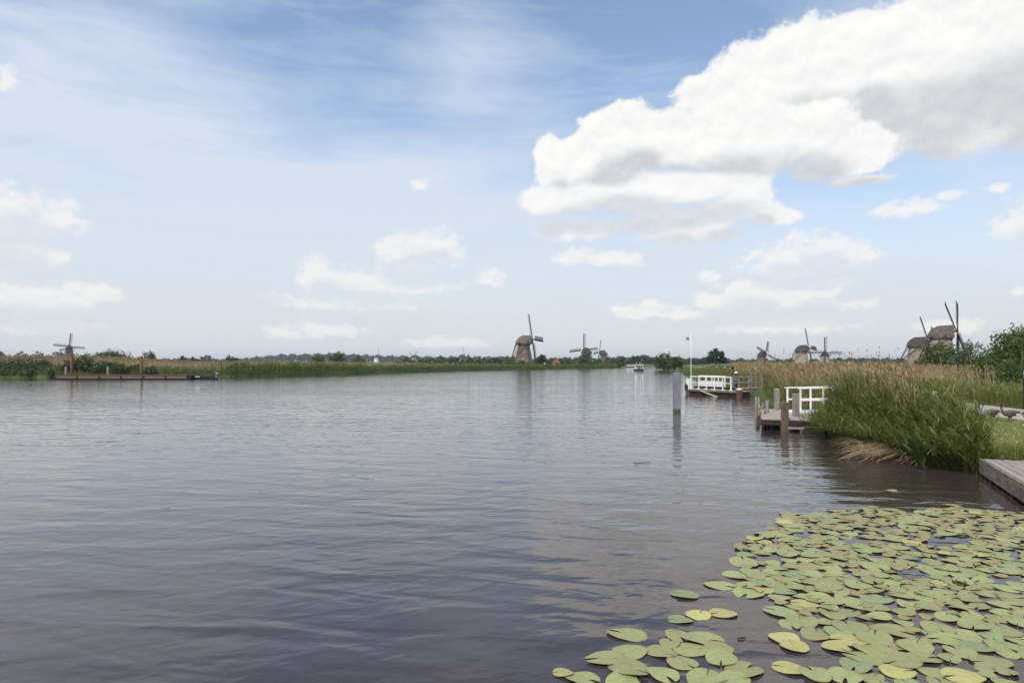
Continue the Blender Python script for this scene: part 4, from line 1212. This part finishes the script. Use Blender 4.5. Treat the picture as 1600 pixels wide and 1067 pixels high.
# walkway from the bank
w0 = gp(1143, 607.5, .62); w1 = gp(1192, 606, .62)
d2 = (w1 - w0); WL_ = d2.length; d2.normalize(); n2 = Vector((-d2.y, d2.x, 0)); an2 = math.atan2(d2.y, d2.x)
root = thing('walkway', (w0.x, w0.y, 0), 'grey timber walkway with rails joining the pontoon to the bank', 'walkway')
def kl(a, b__, z): return d2 * a + n2 * b__ + Vector((0, 0, z))
k = 0; a = .08
while a < WL_:
    MB().box(kl(a, .6, .62), (.17, 1.2, .06), an2).build('plank', M['plank'], root); a += .19; k += 1
MB().box(kl(WL_ / 2, -.03, .46), (WL_, .06, .22), an2).build('edge_beam', M['darkwood'], root)
for k in range(int(WL_ / .22)):
    MB().box(kl(.1 + k * .22, -.075, .30), (.16, .03, .48), an2).build('side_board', M['fascia'], root)
for b__ in (.02, 1.18):
    for a in (.15, WL_ * .56, WL_ - .1):
        MB().box(kl(a, b__, .72), (.11, .11, 1.9), an2).build('rail_post', M['post'], root)
    MB().box(kl(WL_ / 2, b__, 1.64), (WL_, .09, .09), an2).build('handrail', M['post'], root)
    MB().box(kl(WL_ / 2, b__, 1.14), (WL_, .07, .10), an2).build('mid_rail', M['post'], root)

# ------------------------------------------------------------------ left pontoon and moored boat
P0 = gp(86, 592.5, 0); P1 = gp(293, 592.8, 0)
d = P1 - P0; PL = d.length; d.normalize(); nrm = Vector((-d.y, d.x, 0)); ang = math.atan2(d.y, d.x)
root = thing('long_landing_stage', P0, 'long low red-brown landing stage along the left bank', 'landing stage')
def ll(a, b__, z): return d * a + nrm * b__ + Vector((0, 0, z))
for k in range(6):
    L_ = PL / 6
    MB().box(ll(L_ * (k + .5), 1.1, .70 + (.05 if k in (0, 1, 2) else 0)), (L_ - .04, 2.2, .10), ang).build('deck_section', M['redbrown'], root)
    MB().box(ll(L_ * (k + .5), -.03, .40), (L_ - .28, .07, .36), ang).build('fascia_board', M['fascia'], root)
    MB().box(ll(L_ * (k + .5), -.08, .62), (L_ - .02, .08, .13), ang).build('edge_beam', M['redbrown'], root)
    MB().box(ll(L_ * k + .1, -.02, .1), (.26, .26, 1.0), ang).build('pile', M['darkwood'], root)
MB().box(ll(PL / 2, .3, .02), (PL, .5, .3), ang).build('float', M['darkwood'], root)
def farpost(px, yt, yb, wd, m_, label, capm=None):
    b_ = at(px, yb, 119.5); zt = at(px, yt, 119.5).z
    root = thing('landing_post', (b_.x, b_.y, 0), label, 'post', 'posts of the left landing stage')
    n = 10
    MB().loft([[(wd / 2 * s_ * math.cos(2 * math.pi * k / n), wd / 2 * s_ * math.sin(2 * math.pi * k / n), z) for k in range(n)] for z, s_ in ((-1, 1), (zt * .5, 1), (zt - .1, .95), (zt, .7))]).build('shaft', m_, root, True)
    if capm: MB().box((0, 0, zt + .06), (wd * 1.5, wd * 1.5, .18)).build('cap', capm, root)
farpost(111.5, 555, 586, .42, M['post_orange'], 'tall orange-brown post with cap in front of the blossoming shrub', M['post_orange'])
farpost(221, 556, 586, .36, M['post_orange'], 'tall dark rusty post on the middle of the landing stage')
farpost(103, 573, 586, .38, M['post'], 'short grey post left of the tall orange-brown one')
farpost(168.5, 573, 586, .38, M['post'], 'short grey post at the middle of the landing stage')
bo = gp(315, 592.3, 0); bo.y += .6
root = thing('rowing_boat', bo, 'low dark open boat with outboard motor at the end of the landing stage', 'boat', rz=ang)
rings = []
for i in range(9):
    t = i / 8; x = -2.45 + 4.9 * t; hw = .85 * (1 - (1 - t) ** 3.0 * .85) if t < 1 else .8; ht = .58 + .10 * (1 - t) ** 2
    rings.append([(x, -hw, ht), (x, -hw * .82, .05), (x, -hw * .3, -.15), (x, hw * .3, -.15), (x, hw * .82, .05), (x, hw, ht), (x, hw - .08, ht), (x, hw * .7, .18), (x, -hw * .7, .18), (x, -hw + .08, ht)])
MB().loft(rings).build('hull', M['hull_dark'], root)
MB().box((-.6, -.80, .42), (.9, .05, .14)).build('name_plate', M['whitewash'], root)
for x in (-.8, .7): MB().box((x, 0, .42), (.3, 1.3, .05)).build('thwart', M['post_brown'], root)
mt = MB().loft([[(2.45 + x * s_, y * s_, z) for x, y in ((-.2, -.17), (.25, -.17), (.25, .17), (-.2, .17))] for z, s_ in ((.62, .8), (.75, 1.05), (1.0, 1.05), (1.12, .7))]).build('outboard_motor', M['motor'], root)
MB().box((2.55, 0, .2), (.12, .1, .9)).build('motor_leg', M['black'], mt)

# ------------------------------------------------------------------ tour boat and houseboat on the canal
bo = gp(998.5, 579.3, 0)
root = thing('tour_boat', bo, 'small white cabin boat with dark hull coming up the canal', 'boat', rz=R(-8))
rings = []
for i in range(8):
    t = i / 7; y = -3.6 + 8.5 * t; hw = 1.65 * (1 - (1 - t) ** 3 * .55); ht = .5 + .25 * (1 - t) ** 2
    rings.append([(-hw, y, ht), (-hw * .85, y, -.3), (hw * .85, y, -.3), (hw, y, ht)])
MB().loft(rings).build('hull', M['hull_dark'], root)
MB().box((0, .8, 1.2), (2.6, 4.6, 1.4)).build('cabin', M['white'], root, bevel=.08)
for x in (-.78, 0, .78): MB().box((x, -1.53, 1.42), (.56, .06, .55)).build('window', M['glass'], root)
for s_ in (-1, 1):
    for yy in (-.8, .6, 2.0): MB().box((1.26 * s_, yy, 1.42), (.06, .9, .5)).build('window', M['glass'], root)
MB().box((0, .8, 1.87), (2.8, 5.0, .14)).build('roof', M['white'], root)
MB().box((0, -3.0, 1.0), (1.4, 1.2, .35)).build('foredeck_hatch', M['redbrown'], root)
for x in (-.9, .2, .7): MB().tube([(x, .5, 1.9), (x, .5, 2.8)], .05, 6).build('mast', M['white'], root)
MB().tube([(1.9, -.6, .75), (1.9, 3, .9)], .07, 6).build('fender', M['redbrown'], root)
hb_ = gp(984, 573.8, 0)
root = thing('houseboat', hb_, 'low pale houseboat moored at the far bend of the canal', 'boat')
root.scale = (.42, .6, .55)
MB().box((0, 0, .35), (12, 3.4, 1.0)).build('hull', M['hull_dark'], root)
MB().box((1, 0, 1.6), (8.4, 2.8, 1.5)).build('cabin', M['white'], root)
MB().add([(-3.6, -1.7, 2.35), (5.6, -1.7, 2.35), (5.6, 1.7, 2.35), (-3.6, 1.7, 2.35), (-3.2, 0, 3.1), (5.2, 0, 3.1)], [(0, 1, 5, 4), (2, 3, 4, 5), (1, 2, 5), (3, 0, 4), (0, 3, 2, 1)]).build('roof', M['ochre'], root)
for x in (-1.8, .2, 2.2, 4.2): MB().box((x, -1.42, 1.65), (.9, .06, .7)).build('window', M['glass'], root)

# shed with orange roof by the large mill
sp0 = at(869, HOR, 300)
root = thing('shed', (sp0.x, 300, .4), 'small ochre shed with steep orange tiled roof by the water', 'shed')
MB().box((0, 0, 1.0), (3.2, 4.0, 2.2)).build('wall', M['ochre'], root)
rf = MB().add([(-2.0, -2.3, 1.9), (2.0, -2.3, 1.9), (2.0, 2.3, 1.9), (-2.0, 2.3, 1.9), (0, -2.3, 4.0), (0, 2.3, 4.0)], [(0, 4, 5, 3), (1, 2, 5, 4), (0, 1, 4), (2, 3, 5), (0, 3, 2, 1)]).build('roof', M['roof_tile'], root)
MB().box((.2, -2.03, .9), (.9, .08, 1.8)).build('door', M['darkwood'], root)
MB().box((-1.0, -2.03, 1.3), (.6, .08, .6)).build('window', M['white'], root)
wp = at(851, 569, 312)
root = thing('white_marker', (wp.x, 312, .3), 'small white post on the bank left of the shed', 'post')
MB().box((0, 0, 1.0), (.5, .5, 2.0)).build('shaft', M['white'], root)
MB().box((0, 0, 2.06), (.62, .62, .12)).build('cap', M['white'], root)

# ------------------------------------------------------------------ posts and sign on the right bank
b_ = at(1460, 640, 23.5); root = thing('white_marker', (b_.x, b_.y, .4), 'short white marker post in the green reeds', 'post')
zt = at(1460, 611, 23.5).z - .4
MB().box((0, 0, zt / 2), (.13, .10, zt)).build('shaft', M['white'], root, bevel=.02)
MB().box((0, 0, zt - .3), (.135, .105, .03)).build('band', M['post'], root)
b_ = at(1311, 590, 52); root = thing('wooden_post', (b_.x, b_.y, .5), 'slim brown wooden post with dark top rising from the straw reeds', 'post')
zt = at(1311, 559, 52).z - .5
MB().loft([[(r_ * math.cos(k * math.pi / 5), r_ * math.sin(k * math.pi / 5), z) for k in range(10)] for r_, z in ((.09, -.3), (.09, zt - .2), (.08, zt - .12))]).build('shaft', M['post_brown'], root, True)
MB().box((.04, 0, zt - .06), (.26, .2, .14)).build('cap', M['darkwood'], root)
b_ = at(1602, 632, 36.2); root = thing('information_sign', (b_.x, b_.y, .5), 'black sign board with white panel on a post at the right edge', 'sign')
MB().box((0, 0, .75), (.14, .12, 1.9)).build('post', M['black'], root)
zc = at(1602, 585, 36.2).z - .5
MB().box((.06, -.1, zc), (.56, .06, .50)).build('board', M['black'], root, bevel=.01)
MB().box((.06, -.135, zc + .06), (.40, .012, .24)).build('white_panel', M['white'], root)
MB().box((.06, -.135, zc - .15), (.40, .012, .04)).build('white_strip', M['white'], root)


# ------------------------------------------------------------------ animals
def skinned(name, verts, edges, material, parent, sub=2):
    me = bpy.data.meshes.new(name + '_cage')
    me.from_pydata([v[:3] for v in verts], edges, [])
    o = bpy.data.objects.new(name + '_cage', me); C.objects.link(o)
    o.modifiers.new('skin', 'SKIN'); ss = o.modifiers.new('sub', 'SUBSURF'); ss.levels = ss.render_levels = sub
    sv_ = me.skin_vertices[0].data
    for i, v in enumerate(verts):
        sv_[i].radius = v[3] if isinstance(v[3], tuple) else (v[3], v[3])
        sv_[i].use_root = (i == 0)
    dg = bpy.context.evaluated_depsgraph_get(); dg.update()
    out = bpy.data.meshes.new_from_object(o.evaluated_get(dg))
    out.name = name
    bpy.data.objects.remove(o)
    out.materials.clear()
    out.polygons.foreach_set('use_smooth', [True] * len(out.polygons))
    return link(name, out, material, parent)


def goose(loc, rz, grazing, label):
    root = thing('goose', loc, label, 'goose', 'geese on the lawn', rz)
    if grazing:
        neck = [(.24, 0, .34, .07), (.36, 0, .27, .042), (.43, 0, .14, .036), (.45, 0, .07, .042), (.50, 0, .035, .022)]
    else:
        neck = [(.24, 0, .40, .075), (.29, 0, .52, .045), (.29, 0, .65, .037), (.30, 0, .74, .048), (.36, 0, .735, .028)]
    V = [(0, 0, .32, (.15, .14)), (.14, 0, .34, (.145, .135)), (-.16, 0, .33, (.13, .11)), (-.32, 0, .36, (.07, .05)), (-.45, 0, .38, (.045, .02))] + neck
    E = [(0, 1), (0, 2), (2, 3), (3, 4), (1, 5), (5, 6), (6, 7), (7, 8), (8, 9)]
    n = len(V)
    for s_ in (-1, 1):
        V += [(-.02, .07 * s_, .24, .05), (-.04, .075 * s_, .13, .018), (-.02, .075 * s_, .02, .016), (.07, .08 * s_, .012, .014)]
        E += [(0, n), (n, n + 1), (n + 1, n + 2), (n + 2, n + 3)]; n += 4
    skinned('body', V, E, M['goose'], root)
    hd = neck[3]
    nm = skinned('neck', [(q[0], q[1], q[2], (q[3] if not isinstance(q[3], tuple) else q[3][0]) * 1.06) for q in neck[1:]], [(0, 1), (1, 2), (2, 3)], M['goose_dark'], root)
    e = Vector(neck[4][:3]) ; dr = (Vector(neck[4][:3]) - Vector(hd[:3])).normalized()
    MB().tube([e - dr * .01, e + dr * .055], [.022, .008], 8).build('bill', M['bill'], root, True)
    for s_ in (-1, 1):
        rings = []
        for i in range(7):
            t = i / 6; x = .16 - .55 * t; hz_ = .085 * math.sin(math.pi * (.15 + .8 * t)) + .008
            zc = .375 + .03 * t
            rings.append([(x, s_ * (.125 - .08 * t * t) + s_ * .018 * math.cos(a), zc + hz_ * math.sin(a)) for a in [2 * math.pi * k / 8 for k in range(8)]])
        MB().loft(rings).build('wing', M['goose'], root, True)
    MB().loft([[(x, r_ * math.cos(k * math.pi / 4), z + r_ * .7 * math.sin(k * math.pi / 4)) for k in range(8)] for x, r_, z in ((-.22, .105, .285), (-.33, .075, .315), (-.41, .03, .345))]).build('rump', M['goose_white'], root, True)
    return root


q1 = gp(1577, 658.5, .505); goose(q1, R(172), False, 'brown goose with raised neck standing at the path edge')
q2 = gp(1550, 657, .505); goose(q2, R(196), True, 'brown goose grazing with lowered head beside the reeds')
q3 = gp(1609, 661, .505); goose(q3, R(20), True, 'third goose grazing at the right edge of the picture')


def cow(px, depth, rz, grazing, label):
    p = at(px, HOR, depth)
    root = thing('cow', (p.x, depth, .5), label, 'cow', 'cows in the pasture', rz)
    head = [(1.05, 0, 1.25, .2), (1.35, 0, .8 if grazing else 1.35, .14), (1.5, 0, .4 if grazing else 1.4, .13), (1.6, 0, .15 if grazing else 1.25, .08)]
    V = [(0, 0, 1.0, (.38, .36)), (.6, 0, 1.05, (.36, .38)), (-.65, 0, 1.08, (.34, .33))] + head + [(-.95, 0, 1.2, .12), (-1.02, 0, .8, .03), (-1.02, 0, .45, .05)]
    E = [(0, 1), (0, 2), (1, 3), (3, 4), (4, 5), (5, 6), (2, 7), (7, 8), (8, 9)]
    n = len(V)
    for x, b_, kx in ((.65, 1, .02), (-.7, 2, -.06)):
        for s_ in (-1, 1):
            V += [(x, .2 * s_, .72, .15), (x + kx, .2 * s_, .42, .075), (x, .2 * s_, .06, .06)]
            E += [(b_, n), (n, n + 1), (n + 1, n + 2)]; n += 3
    skinned('body', V, E, M['cow'], root, 1)
    for s_ in (-1, 1):
        h_ = head[2]
        MB().loft([[(h_[0] - .08 + r_ * .5 * math.cos(k * 1.57), s_ * y, h_[2] + .08 + r_ * math.sin(k * 1.57)) for k in range(4)] for y, r_ in ((.08, .03), (.2, .07), (.3, .02))]).build('ear', M['black'], root)
    MB().loft([[(-.45 + r_ * math.cos(k * 1.047), r_ * math.sin(k * 1.047), z) for k in range(6)] for z, r_ in ((.76, .2), (.6, .17), (.5, .08))]).build('udder', M['goose_white'], root)


cow(1115.5, 176, R(195), True, 'leftmost black and white cow grazing under the lone tree')
cow(1124, 172, R(10), True, 'dark cow second from the left in the pasture')
cow(1131.5, 174, R(250), False, 'black and white cow standing end-on in the middle of the herd')
cow(1137, 170, R(-60), True, 'rightmost black cow of the small herd')


# ------------------------------------------------------------------ water lilies
def pad_mesh(seed, material):
    r5 = random.Random(seed)
    mb = MB(); n = 26; notch = R(r5.uniform(2, 11)); el_ = r5.uniform(1.08, 1.28)
    ph = [r5.uniform(0, 6.28) for _ in range(3)]; curl = r5.uniform(0, 1)
    vs = [(-.16, 0, 0.0)]
    for ring, rr in ((1, .55), (2, 1.0)):
        for i in range(n + 1):
            a = math.pi - (notch + (2 * math.pi - 2 * notch) * i / n)
            a = math.pi + notch + (2 * math.pi - 2 * notch) * i / n
            wob = 1 + (.025 * math.sin(3 * a + ph[0]) + .018 * math.sin(7 * a + ph[1])) * (ring == 2)
            ro = rr * wob
            lobe = 1.0
            x, y = math.cos(a) * ro * el_ * .5, math.sin(a) * ro * .5
            z = (.010 * math.sin(2 * a + ph[2]) + .012 * curl * max(0, math.sin(a + ph[0])) ** 3) * (rr ** 3)
            vs.append((x, y, z + (.004 if ring == 1 else 0)))
    f = [(0, 1 + i, 2 + i) for i in range(n)] + [(1 + i, n + 2 + i, n + 3 + i, 2 + i) for i in range(n)]
    mb.add(vs, f)
    me = mb.mesh('lily_pad', True)
    if sum(p.normal.z for p in me.polygons) < 0: me.flip_normals()
    me.materials.append(material)
    return me


PADS = [pad_mesh(s_, M[m_]) for s_, m_ in ((1, 'pad'), (2, 'pad'), (3, 'pad_blue'), (4, 'pad'), (5, 'pad_blue'), (6, 'pad'), (7, 'pad_yellow'), (8, 'pad'))]
named = [(980, 991, 55, 'lone oval lily pad left of the lower cluster'), (983, 1019, 55, 'lily pad below the lone oval one'), (946, 1030, 55, 'leftmost large lily pad of the lower cluster'),
         (984, 1045, 62, 'large notched lily pad at the lower left of the cluster'), (1036, 1054, 50, None), (1066, 1037, 50, None), (1033, 1020, 45, None), (1047, 1006, 35, None),
         (1059, 994, 40, None), (1098, 998, 58, None), (1082, 1015, 55, None), (1123, 1014, 48, None), (1127, 1029, 52, None), (1162, 1047, 58, 'lily pad with a dark nibbled edge at the right of the lower cluster'), (1103, 1061, 65, None),
         (1145, 1062, 55, None), (880, 1053, 32, 'small yellowish lily pad at the far left of the bottom edge'), (911, 1062, 48, None), (974, 1066, 60, None),
         (1070, 930, 40, 'solitary lily pad out in the open water, leftmost of the upper ones'), (1063, 969, 36, None), (1091, 961, 42, None), (1130, 959, 42, 'crumpled yellowish lily pad at the right end of the group of three'), (1124, 915, 42, 'lone lily pad left of the dense patch'),
         (1170, 926, 50, None), (1150, 899, 40, None), (1163, 879, 48, None), (1220, 957, 48, None), (1253, 969, 50, None), (1234, 976, 35, None), (1225, 997, 50, 'green lily pad overlapping a yellow one in open water'),
         (1241, 1011, 46, 'yellow lily pad half under a green one'), (1274, 991, 48, None), (1328, 980, 55, None), (1309, 987, 45, None), (1326, 1001, 52, None), (1394, 986, 55, None), (1366, 998, 56, None), (1370, 1018, 58, None),
         (1408, 1034, 60, None), (1403, 1051, 52, 'yellowish lily pad near the bottom edge right of the middle'), (1233, 1045, 50, 'bright yellow lily pad alone near the bottom edge'), (1274, 1054, 48, None), (1321, 1058, 54, None), (1349, 1029, 50, None), (1337, 1041, 50, None),
         (1504, 1057, 60, None), (1548, 1034, 55, None), (1568, 1010, 50, None), (1430, 1010, 55, None), (1480, 1000, 50, None)]
r6 = random.Random(21)
placed = []
spots = []
for x, y, wd, lab in named:
    c = gp(x, y, 0); s_ = wd / FPX * c.y * 1.0
    placed.append((c.x, c.y, s_)); spots.append((c.x, c.y, s_, lab, 6 if lab and 'yellow' in lab else None))
poly = [(1148, 872), (1152, 850), (1200, 822), (1228, 800), (1262, 806), (1300, 796), (1360, 792), (1430, 800), (1480, 788), (1540, 797), (1620, 800), (1900, 830), (2300, 1300), (1500, 1300), (1330, 1067), (1240, 1050), (1300, 1018), (1255, 960), (1160, 910)]
def inpoly(x, y):
    c = False; j = len(poly) - 1
    for i in range(len(poly)):
        (xi, yi), (xj, yj) = poly[i], poly[j]
        if (yi > y) != (yj > y) and x < (xj - xi) * (y - yi) / (yj - yi) + xi: c = not c
        j = i
    return c
gaps = [(1420, 893, 34, 9), (1335, 972, 40, 10), (1440, 968, 36, 9), (1250, 832, 22, 6), (1480, 845, 40, 9), (1330, 845, 30, 6), (1560, 905, 30, 8), (1245, 1030, 60, 12), (1300, 1025, 40, 12), (1480, 1035, 36, 10), (1380, 822, 24, 5), (1200, 868, 22, 6)]
tries = 0
xy = np.array([(a, b_) for a, b_, _ in placed]); szs = [c for _, _, c in placed]
pl = [tuple(p_) for p_ in placed]
while tries < 16000 and len(pl) < 1000:
    tries += 1
    X = r6.uniform(2.2, 13.0); Y = r6.uniform(5.4, 14.8)
    sx, sy = CX + FPX * X / Y, HOR + FPX * H / Y
    if not inpoly(sx, sy): continue
    if any(((sx - a) / c) ** 2 + ((sy - b_) / d_) ** 2 < 1 for a, b_, c, d_ in gaps): continue
    if X > side_offset(RB, Y, -.5): continue
    s_ = r6.choice((r6.uniform(.15, .25), r6.uniform(.24, .33), r6.uniform(.27, .40)))
    if any((X - a) ** 2 + (Y - b_) ** 2 < (np.interp(Y, [6, 9], [.385, .345]) * (s_ + c)) ** 2 for a, b_, c in pl[-1000:]): continue
    pl.append((X, Y, s_)); spots.append((X, Y, s_, None, None))
vis, hid = [], []
for sp in spots:
    sx, sy = CX + FPX * sp[0] / sp[1], HOR + FPX * H / sp[1]
    (vis if sx < 1625 and sy < 1085 else hid).append(sp)
vis.sort(key=lambda s_: -(s_[2] / s_[1]) ** 2 - (10 if s_[3] else 0))
one, rest = vis[:300], vis[300:] + hid
def pad_tf(sp):
    h_ = r6.uniform(.006, .022)
    return Matrix.Translation((sp[0], sp[1], h_)) @ Matrix.Rotation(r6.uniform(-.022, .022), 4, 'X') @ Matrix.Rotation(r6.uniform(-.022, .022), 4, 'Y') @ Matrix.Rotation(r6.uniform(0, 6.28), 4, 'Z') @ Matrix.Diagonal((sp[2] * .93, sp[2] * .93, 1, 1))
for sp in one:
    k = sp[4] if sp[4] is not None else r6.choice((0, 1, 2, 3, 4, 5, 7, 0, 1, 3, 5, 7, 6 if r6.random() < .5 else 0))
    o = bpy.data.objects.new('lily_pad', PADS[k]); C.objects.link(o)
    o.matrix_world = pad_tf(sp)
    sx = CX + FPX * sp[0] / sp[1]; sy = HOR + FPX * H / sp[1]
    lab = sp[3]
    if lab is None:
        look = 'yellowing' if k == 6 else 'bluish-green' if k in (2, 4) else 'yellow-green'
        if sx < 1185: lab = look + ' lily pad in the loose cluster at the lower left of the patch'
        else:
            row = 'front' if sy > 985 else 'middle' if sy > 905 else 'back'
            colm = 'left' if sx < 1330 else 'centre' if sx < 1470 else 'right'
            lab = f'{look} lily pad at the {row} {colm} of the dense patch'
    tag(o, lab, 'lily pad', 'floating water lily pads')
mb = MB()
src = [([tuple(v.co) for v in m_.vertices], [tuple(p_.vertices) for p_ in m_.polygons]) for m_ in (PADS[0], PADS[1], PADS[3], PADS[5])]
for sp in rest:
    vs, fs = r6.choice(src); tf = pad_tf(sp)
    mb.add([tf @ Vector(v) for v in vs], fs)
me = bpy.data.meshes.new('distant_lily_pads'); me.from_pydata(mb.v, [], mb.f)
o = link('lily_pads', me, M['pad']); tag(o, 'mass of small lily pads at the back of the dense patch', 'lily pads', kind='stuff')
print('pads', len(one), len(rest))
# floating bits
def twig(px, py, L_, a, label):
    c = gp(px, py, .012)
    o = MB().tube([(0, 0, 0), (L_ * .5 * math.cos(a), L_ * .5 * math.sin(a), .006), (L_ * math.cos(a + .2), L_ * math.sin(a + .2), 0)], [.008, .012, .004], 6).build('floating_twig', M['twig'])
    o.location = c; tag(o, label, 'twig', 'bits floating on the water')
twig(1152, 997, .11, .1, 'dark brown bit of leaf floating alone beside the lower cluster')
twig(1160, 917, .12, .5, 'dark twig floating left of the dense patch')
twig(1222, 866, .1, -.2, 'dark twig at the left edge of the dense patch')
twig(990, 723, .55, .1, 'thin dark stick floating in the open water')
c = gp(1500, 912, .015)
root = thing('weed_tuft', c, 'small dark green tuft sticking up among the lily pads', 'plant')
q, t = ribbons(np.tile(np.array([[0, 0, 0.]]), (40, 1)) + rng.normal(0, .04, (40, 3)) * np.array([1, 1, 0]), rng.uniform(.03, .08, 40), np.full(40, .02), rng.uniform(0, 6.28, 40), rng.uniform(.3, 1, 40), np.ones(40), np.full(40, .3), 2, rng.uniform(0, .5, 40), rng)
link('leaf_tuft', quads('leaf_tuft', q, t), M['leaf'], root)
lp = gp(1391, 766, .006)
o = bpy.data.objects.new('lily_pad', PADS[7]); C.objects.link(o); o.matrix_world = Matrix.Translation(lp) @ Matrix.Diagonal((.24, .24, 1, 1))
tag(o, 'single lily pad out beyond the patch near the reeds', 'lily pad', 'floating water lily pads')

# ------------------------------------------------------------------ air
hm = bpy.data.materials.new('haze_air'); hm.use_nodes = True
hn, hl = hm.node_tree.nodes, hm.node_tree.links
hn.clear()
pv = hn.new('ShaderNodeVolumePrincipled'); ho = hn.new('ShaderNodeOutputMaterial'); hl.new(pv.outputs[0], ho.inputs['Volume'])
pv.inputs['Color'].default_value = (0.90, 0.93, 0.98, 1)
pv.inputs['Density'].default_value = HAZE
pv.inputs['Anisotropy'].default_value = 0.2
hz_o = MB().add([(x, y, z) for z in (-1.6, 48) for x, y in ((-FAR - 60, -460), (FAR + 60, -460), (FAR + 60, FAR + 60), (-FAR - 60, FAR + 60))], [(3, 2, 1, 0), (4, 5, 6, 7), (0, 1, 5, 4), (1, 2, 6, 5), (2, 3, 7, 6), (3, 0, 4, 7)]).build('haze', hm)
tag(hz_o, kind='stuff')
